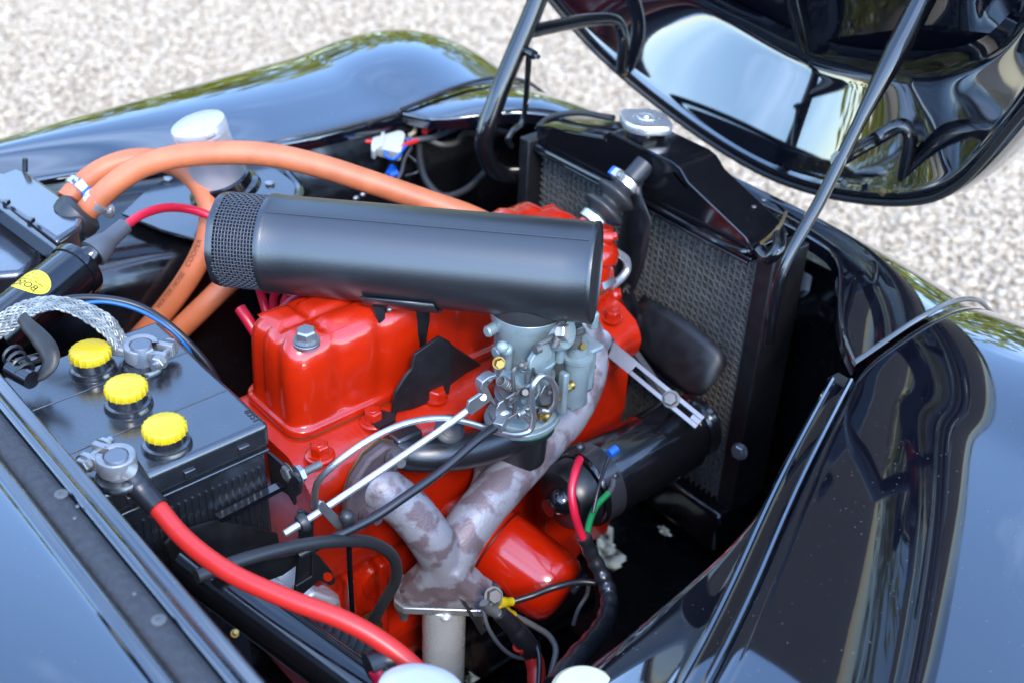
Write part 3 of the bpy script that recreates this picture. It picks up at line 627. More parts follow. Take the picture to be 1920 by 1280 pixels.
# ================================================================== air cleaner
AA, AB = PZ(425, 449, .836), PZ(1118, 512, .852); ax = (AB-AA).normalized(); LEN = (AB-AA).length
ac = thing('air_cleaner', 'long satin black air cleaner drum with a wire gauze end', 'air filter', (.68, .745, .80))
FA = frame(AA, ax, ZA)                          # local x is up, z along the drum
RA = .0480; s0 = LEN*.128
def drum(z): return [(RA, z)]
def acr(f):                                     # drum is rolled sheet: slight flat and a lap joint
    a = f*2*math.pi; d = math.degrees((a+math.pi) % (2*math.pi)-math.pi)
    return 1+.012*math.exp(-((d-JOINT)/7)**2) if True else 1
JOINT = 23
prof = [(RA*.97, s0-.0018), (RA*1.012, s0-.001), (RA*1.022, s0+.002), (RA*1.012, s0+.005), (RA, s0+.0065)]+[(RA, s0+.0065+(LEN-s0-.012)*k/14) for k in range(1, 15)]+[(RA*1.012, LEN-.004), (RA*1.02, LEN-.002), (RA*1.012, LEN), (RA*.99, LEN+.0005), (RA*.97, LEN-.001), (RA*.0001, LEN-.002)]
make('drum', MB().lathe(prof, FA, 96, rfun=acr), SATIN, ac, ang=28)
# lap joint bead along the drum
a = math.radians(JOINT)
make('lap_joint', MB().tube([FA@V((RA*1.010*math.cos(a), RA*1.010*math.sin(a), z)) for z in (s0+.006, LEN*.5, LEN-.006)], .0009, 6, 3), SATIN, ac)
# gauze: woven wires round a dark core
RG = RA*.955
make('gauze_core', MB().lathe([(RG*.9, .002), (RG*.9, s0)], FA, 48), mat('dark_foam_core', (.004, .004, .006), .8), ac, ang=180)
m = MB(); nw = 80; nr = 14
for k in range(nw):
    a = 2*math.pi*k/nw
    pts = [FA@V(((RG+.0006*(1 if (j+k) % 2 else -1))*math.cos(a), (RG+.0006*(1 if (j+k) % 2 else -1))*math.sin(a), .002+(s0-.002)*j/nr)) for j in range(nr+1)]
    m.tube(pts, .00055, 4, smooth=False, caps=False)
for j in range(nr):
    z = .002+(s0-.002)*(j+.5)/nr
    rows = []
    for k in range(nw*1+1):
        a = 2*math.pi*k/nw; r = RG+.0005*(-1 if (j+k) % 2 else 1)
        rows.append([FA@V(((r+.0006*math.cos(q))*math.cos(a), (r+.0006*math.cos(q))*math.sin(a), z+.0006*math.sin(q))) for q in (0, 1.57, 3.14, 4.71)])
    m.grid(rows, closed_v=True)
gz = make('gauze', m, mat('gauze_wire', (.10, .10, .115), .38, .35), ac, ang=180); gz['kind'] = 'stuff'
def wav(f): return 1+.010*math.cos(f*2*math.pi*9)
make('end_band', MB().lathe([(RG*.97, -.0025), (RG*1.012, -.003), (RG*1.02, .0005), (RG*1.008, .004), (RG*.99, .0042)], FA, 90, rfun=wav), SATIN, ac, ang=60)
make('end_disc', MB().lathe([(RG*.98, -.0015), (.0001, -.0012)], FA, 48), SATIN, ac, ang=180)
# cradle under the drum and the stay plates to the head
cr = MB(); rows = []
z0, z1 = LEN*.405, LEN*.60
for k in range(9):
    rows.append([FA@V((-(RA+.0022)*math.cos(math.radians(-64+13*k)), (RA+.0022)*math.sin(math.radians(-64+13*k))*-1, z)) for z in (z0, (z0+z1)/2, z1)])
make('cradle', MB().grid(rows), SATIN, ac, solid=.0022, ang=60)
br = thing('filter_stay', 'black folded steel stay holding up the middle of the air cleaner', 'bracket', PY(780, 730, .80))
make('hanger_plate', MB().prism(PL([(700, 575), (722, 576), (722, 612), (712, 614), (708, 600)], 'y', .835), (0, .004, 0)), MATBLK, br)
make('hanger_plate', MB().prism(PL([(722, 572), (785, 575), (785, 665), (776, 660), (722, 610)], 'y', .838), (0, .004, 0)), MATBLK, br)
make('hanger_post', MB().prism(PL([(783, 574), (806, 576), (805, 642), (783, 656)], 'y', .830), (0, .003, 0)), MATBLK, br)
make('hanger_post', MB().prism(PL([(804, 576), (818, 578), (817, 622), (811, 622), (804, 606)], 'y', .834), (0, .003, 0)), MATBLK, br)
lo = MB(); top = [(738, 768), (741, 740), (760, 703), (776, 692), (781, 662), (790, 652), (812, 636), (826, 633)]; bot = [(714, 796), (737, 782), (738, 770), (745, 768), (768, 770), (795, 760), (818, 748), (842, 735)]
stay = PL([(738, 800), (737, 770), (742, 735), (762, 703), (772, 692), (778, 664), (824, 632), (845, 645), (845, 720), (842, 738), (815, 750), (775, 766), (745, 772), (739, 790)], 'y', .8035)
make('stay_plate', MB().prism(stay, (0, .0035, 0)), MATBLK, br, bev=.0008)
make('stay_web', MB().prism([PY(824, 632, .8035), PY(846, 644, .8035), PY(843, 722, .8035), PZ(873, 700, .699), PZ(902, 684, .699)], V((0, .003, .0012))), MATBLK, br)
make('stay_foot', MB().prism([PZ(x, y, .698) for x, y in ((688, 790), (712, 806), (742, 790), (741, 778), (716, 772))], (0, 0, .003)), MATBLK, br)
for px, py in ((730, 580), (779, 611)): make('stay_rivet', MB().ball(PY(px, py, .834), .0030, seg=10, rings=6), ZINC, br)
# ================================================================== carburettor
DKST = mat('dark_linkage_steel', (.15, .14, .13), .5, .6, bump=.2, bscale=300, var=.3)
CX, CY = .687, .747
cb_ = thing('carburettor', 'grey alloy downdraught carburettor under the air cleaner', 'carburettor', (CX, CY, .672))
FC = frame((CX, CY, .672), ZA)
def CP(px, py, dy=0): return PY(px, py, CY-.040+dy)     # a point on the linkage plane, just on the near side of the bodies
make('throttle_body', MB().lathe([(.0335, .000), (.0345, .002), (.0345, .011), (.0325, .0125), (.0285, .0135), (.0275, .026)], FC, 40), CARBM, cb_)
make('flange_gasket', MB().lathe([(.0345, -.003), (.0345, -.0005)], FC, 36), OLIVE, cb_)
make('flange_plate', MB().prism([(CX+.036*math.cos(a)*1.15, CY+.036*math.sin(a), .672) for a in [2*math.pi*k/28 for k in range(28)]], (0, 0, .006)), CARBM, cb_, bev=.001)
make('main_body', MB().lathe([(0.0270, 0.0296), (0.0274, 0.0325), (0.0274, 0.0701), (0.0288, 0.0730), (0.0302, 0.0759)], FC, 40), CARBM, cb_)
make('upper_body', MB().lathe([(0.0307, 0.0744), (0.0316, 0.0773), (0.0316, 0.1076), (0.0339, 0.1120), (0.0343, 0.1163), (0.0352, 0.1221), (0.0366, 0.1279), (0.0371, 0.1337), (0.0348, 0.1365)], FC, 44), CARBM, cb_)
make('air_horn_rubber', MB().lathe([(0.0371, 0.1344), (0.0384, 0.1395), (0.0384, 0.1626), (0.0357, 0.1741)], FC, 44), RUBBER, cb_)
for px, py, l in ((915, 622, .018), (930, 660, .016)):
    a = PY(px, py, CY+.006); make('vent_spigot', MB().cyl(a, a+V((.020, .003, 0)), .0058, 16).lathe([(.0058, 0), (.0046, -.002), (.0001, -.0022)], frame(a, V((1, 0, 0))), 16), CARBM, cb_)
for px, py in ((942, 650), (950, 655)): make('body_lug', MB().ball(PY(px, py, CY-.028), .006), CARBM, cb_)
a = PY(934, 686, CY-.027); make('brass_jet', MB().hexa(a+V((.004, .004, 0)), V((-.4, -.8, .4)), .0050, .0075), BRASS, cb_)
# float chamber block, front side
fl = MB(); c0 = PY(1075, 720, CY-.012); 
make('float_chamber', MB().box((c0.x-.004, c0.y+.004, .716), (.040, .042, .052)), CARBM, cb_, bev=.006)
make('float_cover', MB().box((c0.x-.004, c0.y+.004, .7445), (.048, .050, .006)), CARBM, cb_, bev=.0025)
q = PY(1080, 700, CY-.028); make('pump_cylinder', MB().lathe([(.0125, -.046), (.0130, -.044), (.0130, .006), (.0155, .008), (.0155, .012), (.0110, .013), (.0100, .030)], frame((q.x, q.y, .735), ZA), 26), CARBM, cb_)
q = PY(1058, 700, CY-.036); make('pump_rib', MB().box((q.x, q.y, .716), (.007, .010, .050)), CARBM, cb_, bev=.002)
make('pump_foot', MB().box((PY(1078, 770, CY-.03).x, CY-.030, .690), (.022, .014, .010)), CARBM, cb_, bev=.002)
make('choke_boss', MB().lathe([(.0185, -.02), (.0185, .006), (.0160, .010), (.010, .011), (.010, .014), (.0001, .0145)], frame(PY(1046, 622, CY-.030), V((.25, -.85, .35))), 26), CARBM, cb_)
c = PY(1052, 624, CY-.046); make('choke_screw', MB().hexa(c, V((.25, -.85, .35)), .0085, .008), ZINC, cb_)
c = PY(1078, 628, CY-.030); make('inlet_union', MB().cyl(c+V((0, 0, -.012)), c+V((0, 0, .004)), .0075, 18).hexa(c+V((0, 0, .004)), ZA, .0085, .008), STEEL, cb_)
c = PY(1090, 649, CY-.038); make('cover_screw', MB().cyl(c, c+V((0, -.003, .001)), .0038, 12), BRASS, cb_)
make('top_lug', MB().box((PY(1112, 600, CY-.02).x, CY-.02, PY(1112, 600, CY-.02).z), (.010, .010, .020)), CARBM, cb_, bev=.003)
# choke rod, springs, levers
make('choke_lever', MB().prism([CP(*p, -.004) for p in ((993, 690), (996, 676), (1012, 650), (1022, 643), (1032, 646), (1036, 662), (1034, 672), (1026, 678), (1022, 696), (1010, 702), (996, 698))], (0, .006, 0)), CARBM, cb_, bev=.001)
make('choke_link', MB().tube([CP(1005, 652, -.006), CP(1012, 645, -.006), CP(1028, 636, -.006), CP(1036, 630, -.004)], .0026, 8).cyl(CP(1003, 656, -.008), CP(1012, 652, -.008), .0045, 12), STEEL, cb_)
make('pull_rod', MB().tube([CP(964, 776), CP(965, 764), CP(962, 700), CP(964, 692), CP(972, 686), CP(985, 682), CP(1000, 671)], .0021, 8, 6), STEEL, cb_)
make('rod_pivot', MB().cyl(CP(978, 684, .004), CP(978, 684, -.007), .0042, 14).ball(CP(978, 684, -.007), .0040).ball(CP(984, 688, -.008), .0030), DKST, cb_)
def spring(a, b, r, w, turns):
    a, b = V(a), V(b); fr = frame(a, b-a); l = (b-a).length; n = int(turns*12)
    return MB().tube([fr@V((r*math.cos(2*math.pi*i/12), r*math.sin(2*math.pi*i/12), l*i/n)) for i in range(n+1)], w, 6, smooth=False)
make('return_spring', spring(CP(938, 712, .006), CP(960, 728, .006), .0052, .0010, 7), STEEL, cb_)
make('idle_spring', spring(CP(1038, 650, -.01), CP(1046, 634, -.01), .0034, .0008, 6), STEEL, cb_)
make('adjust_spring', spring(CP(968, 778, -.006), CP(982, 772, -.006), .0038, .0009, 5), ZINC, cb_)
make('throttle_lever', MB().prism([CP(*p, -.006) for p in ((929, 788), (930, 770), (937, 755), (952, 745), (968, 735), (974, 736), (976, 746), (966, 752), (956, 760), (953, 775), (948, 782), (947, 794), (935, 796))], (0, .0025, 0)), ZINC, cb_, bev=.0006)
make('lever_screw', MB().lathe([(.0058, 0), (.0058, .002), (.003, .004), (.0001, .0042)], frame(CP(945, 778, -.006), V((-.3, -.8, .4))), 16), ZINC, cb_)
make('throttle_spindle', MB().cyl(CP(985, 735, .02), CP(985, 735, -.010), .0055, 16).ball(CP(985, 735, -.010), .0052).cyl(CP(985, 735, -.010), CP(985, 735, -.018), .0030, 12), DKST, cb_)
make('spindle_boss', MB().lathe([(.0125, -.03), (.0125, .004), (.010, .006)], frame(CP(990, 733), -YA), 22), CARBM, cb_)
make('spindle_screw', MB().cyl(CP(989, 716, -.008), CP(989, 700, -.008), .0030, 10), STEEL, cb_)
make('clevis_bracket', MB().prism([CP(*p, -.002) for p in ((902, 728), (905, 716), (918, 706), (930, 702), (934, 706), (922, 714), (914, 724), (926, 748), (934, 760), (930, 763), (916, 746), (908, 744))], (0, .010, 0)), ZINC, cb_, bev=.0008)
make('clevis_plate', MB().prism([CP(*p, -.006) for p in ((876, 768), (880, 752), (902, 737), (918, 742), (919, 752), (898, 768), (884, 778))], (0, .003, 0)), ZINC, cb_, bev=.0006)
for px, py, r, l, mt in ((1027, 740, .0062, .014, BRASS), (1050, 728, .0048, .018, BRASS), (1012, 770, .0072, .012, BRASS)):
    a = CP(px, py, .008); d = V((.75, -.25, .1)) if px > 1040 else V((.35, -.8, -.3)); make('brass_union', MB().cyl(a, a+d*l, r, 16).hexa(a+d*l*.3, d, r*1.15, l*.4), mt, cb_)
c = CP(1032, 728, -.004); make('mixture_screw', MB().cyl(c, c+V((.002, -.005, .003)), .0050, 14), STEEL, cb_)
make('cable_clip', MB().box(CP(940, 790, -.010), (.020, .010, .010), rz=.5), ZINC, cb_, bev=.001)
make('vacuum_stub', MB().cyl(CP(978, 772, -.006), CP(994, 790, -.010), .0028, 10), STEEL, cb_)
make('linkage_plate', MB().prism([CP(*p, -.003) for p in ((1012, 742), (1022, 722), (1040, 716), (1050, 726), (1046, 744), (1034, 756), (1018, 760))], (0, .0025, 0)), ZINC, cb_, bev=.0005)
make('throttle_arm', MB().prism([CP(*p, -.009) for p in ((968, 742), (974, 730), (1002, 726), (1010, 734), (1004, 744), (980, 748))], (0, .0025, 0)), DKST, cb_, bev=.0005)
for px, py in ((1000, 735), (1030, 735), (957, 748), (1040, 722), (918, 712)): make('linkage_screw', MB().lathe([(.0030, 0), (.0029, .0014), (.0018, .0022), (.0001, .0023)], frame(CP(px, py, -.010), -YA), 12), DKST, cb_)
for z, r in ((.705, .0283), (.728, .0293), (.752, .0312)): make('casting_rib', MB().lathe([(r, -.0012), (r+.0014, -.0006), (r+.0014, .0006), (r, .0012)], frame((CX, CY, z), ZA), 36), CARBM, cb_, ang=180)
for a in (200, 250, 300, 20): make('top_screw', MB().cyl((CX+.035*math.cos(math.radians(a)), CY+.035*math.sin(math.radians(a)), .752), (CX+.035*math.cos(math.radians(a)), CY+.035*math.sin(math.radians(a)), .776), .0042, 10), CARBM, cb_)
make('fuel_bowl_stub', MB().cyl(PY(1098, 690, CY-.02), PY(1112, 684, CY-.02), .0048, 12), BRASS, cb_)
make('link_wire', MB().tube([CP(1000, 690, -.008), CP(1006, 716, -.009), CP(1004, 738, -.010)], .0014, 6), DKST, cb_)
make('link_wire', MB().tube([CP(938, 735, -.004), CP(948, 752, -.006), CP(952, 770, -.006), CP(942, 782, -.006)], .0016, 6), DKST, cb_)
# rods, pipes and cables round the carburettor
rod = thing('throttle_rod', 'straight silver throttle rod from the bulkhead stay to the carburettor', 'rod', PY(580, 970, .705))
make('rod', MB().tube([PY(533, 1000, .707), PY(600, 958, .707), PY(760, 850, .706), PY(880, 766, .706), PY(902, 746, .704), PY(906, 744, .70)], .0033, 12, 4), ALU, rod)
make('rod_lever', MB().prism([PY(*p, .703) for p in ((597, 946), (601, 939), (608, 940), (640, 972), (643, 982), (638, 994), (630, 990), (600, 958))], (0, .003, 0)), ZINC, rod, bev=.0006)
make('ball_joint', MB().ball(PY(650, 968, .70), .0070).cyl(PY(650, 972, .70), PY(653, 992, .70), .0052, 12).cyl(PY(640, 976, .70), PY(650, 968, .70), .003, 8), RUBBER, rod)
make('drop_link', MB().tube([PY(653, 990, .70), PY(656, 1070, .70), PY(661, 1160, .70)], .0026, 8), BLACK, rod)
sb = thing('rod_stay', 'black folded stay with a looped ear carrying the end of the silver rod', 'bracket', PY(580, 1080, .71))
make('stay_face', MB().prism(PL([(560, 958), (570, 955), (584, 965), (589, 975), (588, 1040), (586, 1080), (570, 1100), (555, 1098), (560, 1040), (540, 1030), (562, 1010), (562, 975)], 'y', .712), (0, .003, 0)), MATBLK, sb, bev=.0006)
make('rod_grommet', MB().lathe([(.0034, -.002), (.0085, -.002), (.0092, .001), (.0075, .005), (.0036, .006)], frame(PY(570, 977, .708), PY(533, 1000, .707)-PY(600, 958, .707)), 18), RUBBER, sb)
ear = PL([(586, 1036), (592, 1037), (600, 1042), (622, 1070), (629, 1086), (627, 1094), (618, 1097), (606, 1090), (598, 1088), (570, 1112), (552, 1120), (555, 1098), (585, 1080)], 'y', .709)
make('stay_ear', MB().prism(ear, (0, .003, 0)), MATBLK, sb, bev=.0006)
make('ear_hole', MB().prism([PY(615+8*math.cos(a)-3*math.sin(a), 1081+8*math.sin(a)+3*math.cos(a), .7085) for a in [2*math.pi*k/16 for k in range(16)]], (0, .0006, 0)), REDCAST, sb)
make('stay_strut', MB().prism(PL([(566, 1095), (577, 1100), (538, 1160), (512, 1152)], 'y', .714), (0, .003, 0)), MATBLK, sb)
make('stay_strut', MB().prism(PL([(440, 1062), (560, 1038), (566, 1052), (530, 1078), (450, 1105), (420, 1096)], 'y', .722), (0, .003, 0)), MATBLK, sb)
pl_ = [PY(590, 950, .75), PY(595, 905, .74), PY(625, 872, .73), PY(690, 825, .722), PY(760, 793, .718), PY(830, 783, .712), PY(880, 792, .706), PY(930, 808, .70), PY(970, 814, .697), PY(993, 806, .695), PY(1000, 788, .694), PY(997, 755, .692), PY(1000, 722, .690), PY(1013, 705, .690), PY(1030, 709, .692), PY(1041, 730, .695), PY(1040, 758, .699), PY(1028, 770, .703), PY(1014, 768, .706)]
tubething('fuel_pipe', 'thin silver looped pipe winding over the manifold to the carburettor', 'pipe', pl_, .0031, TUBEM, 10, 8)
bc = thing('choke_cable', 'thin black cable with a pale line running up to the carburettor lever', 'cable', PY(640, 1005, .69))
bcp = [PY(560, 1040, .70), PY(620, 1010, .695), PY(700, 970, .690), PY(760, 930, .688), PY(830, 880, .688), PY(900, 820, .692), PY(936, 795, .697)]
make('outer_sheath', MB().tube(bcp, .0042, 12, 10), BLKWIRE, bc)
make('pale_line', MB().tube([p+V((-.001, -.0018, -.0034)) for p in bcp[1:]], .0007, 5, 10), mat('pale_stripe', (.30, .25, .12), .5), bc)
make('inner_wire', MB().tube([PY(936, 795, .697), PY(965, 776, .695), PY(1000, 757, .695)], .0008, 6), STEEL, bc)
tubething('vent_hose', 'thick black hose bending down beside the exhaust manifold', 'hose', [PY(368, 1080, .68), PY(450, 1050, .68), PY(560, 1022, .685), PY(640, 1013, .69), PY(700, 1018, .70), PY(738, 1045, .705), PY(742, 1085, .71), PY(718, 1130, .72), PY(690, 1180, .735)], .0058, RUBBER, 14)
# ================================================================== intake and exhaust manifolds
im = thing('intake_manifold', 'black cast intake manifold pipe curving under the carburettor', 'intake manifold', PY(860, 850, .76))
m = MB(); m.tube([PY(735, 838, .775), PY(770, 850, .765), PY(830, 850, .75), PY(900, 838, .742), PY(960, 815, .742), PY(1000, 790, .745)], lambda f: .0165+.003*f, 20, 8); make('runner', m, SATIN, im, ang=180)
m = MB(); m.lathe([(.034, -.002), (.034, -.009), (.028, -.014), (.026, -.05)], FC, 30); make('carburettor_pad', m, SATIN, im)
m = MB(); m.box(PY(760, 822, .772), (.030, .018, .018)); m.box(PY(738, 842, .778), (.018, .016, .030)); make('manifold_lug', m, SATIN, im, bev=.003)
c = PY(842, 805, .735); m = MB(); m.lathe([(.0145, 0), (.0145, .003), (.012, .0045), (.0085, .005), (.0085, .006), (.004, .007), (.0001, .0072)], frame(c, V((-.2, -.6, .75))), 24); make('blank_plug', m, MATBLK, im)
m = MB(); m.hexa(PY(742, 856, .752), V((-.3, -.9, .1)), .0085, .010); m.cyl(PY(746, 862, .744), PY(752, 868, .735), .0048, 12); make('manifold_nut', m, STEEL, im)
ex = thing('exhaust_manifold', 'mottled grey Y shaped cast exhaust manifold flaking purple brown', 'exhaust manifold', PY(835, 1100, .72))
m = MB()
m.tube([PY(680, 888, .792), PY(703, 905, .770), PY(724, 921, .760), PY(765, 955, .745), PY(805, 1005, .728), PY(828, 1050, .722), PY(836, 1098, .720)], lambda f: .0215+.0015*math.sin(f*3)+.010*max(0, 1-f*4.5), 22, 8)
m.tube([PY(1085, 590, .80), PY(1108, 650, .790), PY(1104, 700, .782), PY(1075, 765, .770), PY(1020, 830, .755), PY(965, 885, .742), PY(915, 940, .732), PY(870, 1000, .725), PY(846, 1050, .721), PY(836, 1098, .720)], lambda f: .0180+.0065*min(1, f*1.6), 22, 8)
m.tube([PY(918, 850, .79), PY(916, 900, .765), PY(890, 960, .74)], .017, 18, 6)
fo = PY(833, 1096, .72)
AXF = (PZ(900, 1103, fo.z)-PZ(760, 1098, fo.z)); AXF.z = 0; AXF.normalize(); AYF = ZA.cross(AXF)
m.prism([fo+AXF*a*1.17+AYF*b+V((0, 0, -.013)) for a, b in ((-.042, -.010), (-.030, -.020), (.030, -.020), (.042, -.010), (.042, .010), (.030, .020), (-.030, .020), (-.042, .010))], (0, 0, .014))
o8 = ((-1, -.5), (-.7, -1), (.7, -1), (1, -.5), (1, .5), (.7, 1), (-.7, 1), (-1, .5))
m.grid([[fo+AXF*(a*wx)+AYF*(b*wy)+V((0, 0, z)) for a, b in o8] for z, wx, wy in ((-.01, .047, .019), (.006, .040, .020), (.018, .030, .021), (.034, .022, .021), (.045, .012, .012))], closed_v=True)
m.add([fo+AXF*(a*.012)+AYF*(b*.012)+V((0, 0, .045)) for a, b in o8], [tuple(range(8))]); m.add([fo+AXF*(a*.040)+AYF*(b*.019)+V((0, 0, -.01)) for a, b in o8], [tuple(range(7, -1, -1))])
mo = make('casting', m, IRON, ex, ang=180); md = mo.modifiers.new('fuse', 'REMESH'); md.mode = 'VOXEL'; md.voxel_size = .0022; md.use_smooth_shade = True; sm = mo.modifiers.new('soften', 'SMOOTH'); sm.factor = .5; sm.iterations = 7
fl_ = MB(); cfl = PY(693, 905, .770); fl_.prism([cfl+XA*(a)*1.1+ZA*b*1.0 for a, b in ((-.020, -.038), (-.030, -.022), (-.030, .0), (-.022, .022), (-.006, .040), (.012, .046), (.028, .036), (.024, .016), (.022, -.01), (.006, -.036))], (0, -.012, 0))
make('port_flange', fl_, IRON2, ex, bev=.003)
make('flange_gasket', MB().prism([cfl+XA*(a*1.06)+ZA*(b*1.05)+YA*.0012 for a, b in ((-.020, -.038), (-.030, -.022), (-.030, .0), (-.022, .022), (-.006, .040), (.012, .046), (.028, .036), (.024, .016), (.022, -.01), (.006, -.036))], (0, -.0012, 0)), GOLD, ex)
c = PY(689, 957, .758); q = MB(); q.hexa(c, -YA, .0088, .010); q.cyl(c-YA*.010, c-YA*.018, .005, 12); make('flange_nut', q, IRON2, ex)
ep = thing('exhaust_pipe', 'bare aluminium coloured exhaust downpipe bolted under the manifold', 'exhaust pipe', fo-V((0, 0, .03)))
f2 = fo+V((0, 0, -.0135))
make('pipe_flange', MB().prism([f2+AXF*a*1.18+AYF*b for a, b in ((-.043, -.011), (-.034, -.021), (.034, -.021), (.042, -.011), (.042, .011), (.034, .021), (-.034, .021), (-.043, .011))], (0, 0, -.0085)), ALU, ep, bev=.001)
make('downpipe', MB().tube([f2+V((0, 0, -.008)), f2+V((-.001, -.001, -.07)), f2+V((-.004, -.004, -.14)), f2+V((-.012, -.010, -.24))], .0226, 36, 6), PIPEM, ep)
make('weld_lump', MB().ball(f2+AYF*-.0205+V((0, 0, -.0105))+AXF*.003, .006, sz=.6), PIPEM, ep)
for s in (-1, 1):
    c = f2+AXF*(.0405*s)+AYF*-.010; q = MB(); q.hexa(c+V((0, 0, -.0085)), -ZA, .0072, .0085, dome=False); make('flange_nut', q, STEEL, ep); q = MB(); q.cyl(c+V((0, 0, .004)), c+V((0, 0, .017)), .0042, 12); q.cyl(c+V((0, 0, -.016)), c+V((0, 0, -.026)), .0044, 12); make('flange_stud', q, IRON2, ep)
# ================================================================== radiator
RX = .985
rad = thing('radiator', 'black radiator with a stepped top tank and bare finned core', 'radiator', (RX, .895, .33))
def RP(px, py, x=RX): return PX(px, py, x)
front = [RP(*p) for p in ((1003, 278), (1006, 242), (1012, 236), (1132, 258), (1136, 262), (1138, 252), (1148, 250), (1262, 306), (1276, 318), (1291, 344), (1398, 446), (1412, 470), (1408, 482))]
make('top_tank', MB().prism(front, (.062, 0, 0)), BLACK, rad, bev=.0035, bseg=3)
tank = rad.children[0]
make('tank_seam', MB().tube([p+V((-.001, 0, .0005)) for p in front[1:-1]], .0016, 6, smooth=False), BLACK, tank)
fl0, fl1 = RP(988, 268), RP(1410, 489)
make('tank_flange', MB().prism([RP(988, 270), RP(1408, 486), RP(1408, 492), RP(988, 277)], (.07, 0, 0)).box((fl0+fl1)/2+V((-.006, 0, 0)), (.006, (fl0-fl1).y, .003)), BLACK, rad, bev=.001)
make('flange_bead', MB().tube([RP(992, 268, .980), RP(1200, 374, .980), RP(1390, 471, .980), RP(1412, 468, .990)], .0032, 8), BLACK, rad)
# step plate and scraped edge on the tank's near end
make('tank_step', MB().prism([p+V((.0, 0, .002)) for p in (RP(1262, 324), RP(1285, 352), RP(1287, 358), RP(1262, 330))], (.060, 0, 0)), BLACK, tank)
make('scraped_edge', MB().tube([RP(1428, 456, .985), RP(1440, 447, 1.0), RP(1462, 424, 1.02), RP(1474, 398, 1.045)], .0022, 6), GOLD, tank)
make('scraped_edge', MB().tube([RP(1458, 424, 1.018), RP(1463, 452, 1.018)], .0022, 6), GOLD, tank)
make('overflow_pipe', MB().tube([RP(1425, 470, .99), RP(1440, 485, .985), RP(1458, 470, .99), RP(1462, 440, 1.01)], .0075, 10), BLACK, rad)
for px, py in ((1414, 388), (1432, 375)): p = PX(px, py, 1.03); make('tank_rivet', MB().ball(p, .0030, sz=.5, seg=10, rings=6), STEEL, tank)
# filler neck and cap
cp = PX(1211, 226, 1.018)
make('filler_neck', MB().lathe([(.0210, -.075), (.0210, -.025), (.0235, -.022), (.0245, -.006)], frame(cp, ZA), 32), BLACK, rad)
def ears(f):
    a = f*2*math.pi; return 1+.27*max(0, math.cos(a-math.radians(103)))**12+.27*max(0, math.cos(a-math.radians(283)))**12
capm = MB().lathe([(.0262, -.008), (.0270, -.007), (.0275, .001), (.0262, .0032), (.0205, .0040), (.0190, .0036), (.0105, .0040), (.0098, .0048), (.0090, .0052), (.0070, .0040), (.0030, .0042), (.0020, .0060), (.0001, .0062)], frame(cp, ZA), 84, rfun=ears)
rcap = make('radiator_cap', capm, ALU, rad, ang=40)
m = MB()
for k in range(14):
    if k % 7 == 6: continue
    a = 2*math.pi*k/14; vs, fs = text_mesh('A7 PRESSURE 15'[k] if False else 'OIOIOOIIOIOOIO'[k], .0038, .0002); r_ = Matrix.Translation(cp+V((.0150*math.cos(a), .0150*math.sin(a), .0039)))@Matrix.Rotation(a-math.pi/2, 4, 'Z'); m.add([r_@V(v) for v in vs], fs)
make('embossed_ring', m, ZINC, rcap, smooth=False)
# core: vertical tubes with folded fins between them
y0_, y1_ = RP(1412, 490).y, RP(1008, 300).y; zt = RP(1405, 492).z+.000; zb = .42
m = MB(); ncol = 40; dy = (y1_-y0_)/ncol; ht = .0046
for c in range(ncol):
    ya, yb = y0_+dy*c+.0007, y0_+dy*(c+1)-.0007; rows = []
    nz_ = int((zt-zb)/ht)
    for k in range(nz_+1):
        z = zt-ht*k+(.0016 if c % 2 else 0); s = .0017*(1 if k % 2 else -1)
        rows.append([(RX+.006, ya, z-s), (RX+.006, yb, z+s)])
    for k in range(nz_):
        a, b = rows[k]; m.add([a, b, (b[0], b[1], b[2]-.0006), (a[0], a[1], a[2]-.0006), (a[0]+.02, a[1], a[2]), (b[0]+.02, b[1], b[2])], [(0, 3, 2, 1), (0, 1, 5, 4)])
    m.box((RX+.016, y0_+dy*c, (zt+zb)/2), (.020, .0013, zt-zb))
m.box((RX+.03, (y0_+y1_)/2, (zt+zb)/2), (.004, y1_-y0_, zt-zb))
co_ = make('fin_core', m, CORE, rad, smooth=False); co_['kind'] = 'stuff'
m = MB(); m.box((RX+.034, y0_-.013, .60), (.060, .024, .36)); make('side_channel', m, MATBLK, rad, bev=.002)
m = MB(); m.box((RX+.012, y1_+.010, .60), (.055, .018, .36)); make('side_channel', m, MATBLK, rad, bev=.002)
m = MB(); m.box((RX+.02, (y0_+y1_)/2, .39), (.07, y1_-y0_+.05, .06)); make('bottom_tank', m, BLACK, rad, bev=.006)
p = PX(1387, 845, .972); make('channel_bolt', MB().hexa(p, V((-1, -.2, .2)), .0085, .007), ZINC, rad)
m = MB(); m.tube([RP(1010, 238, 1.01), RP(1030, 222, 1.02), RP(1080, 212, 1.03), RP(1150, 222, 1.03)], .0040, 10, 6); make('overflow_hose', m, RUBBER, rad)
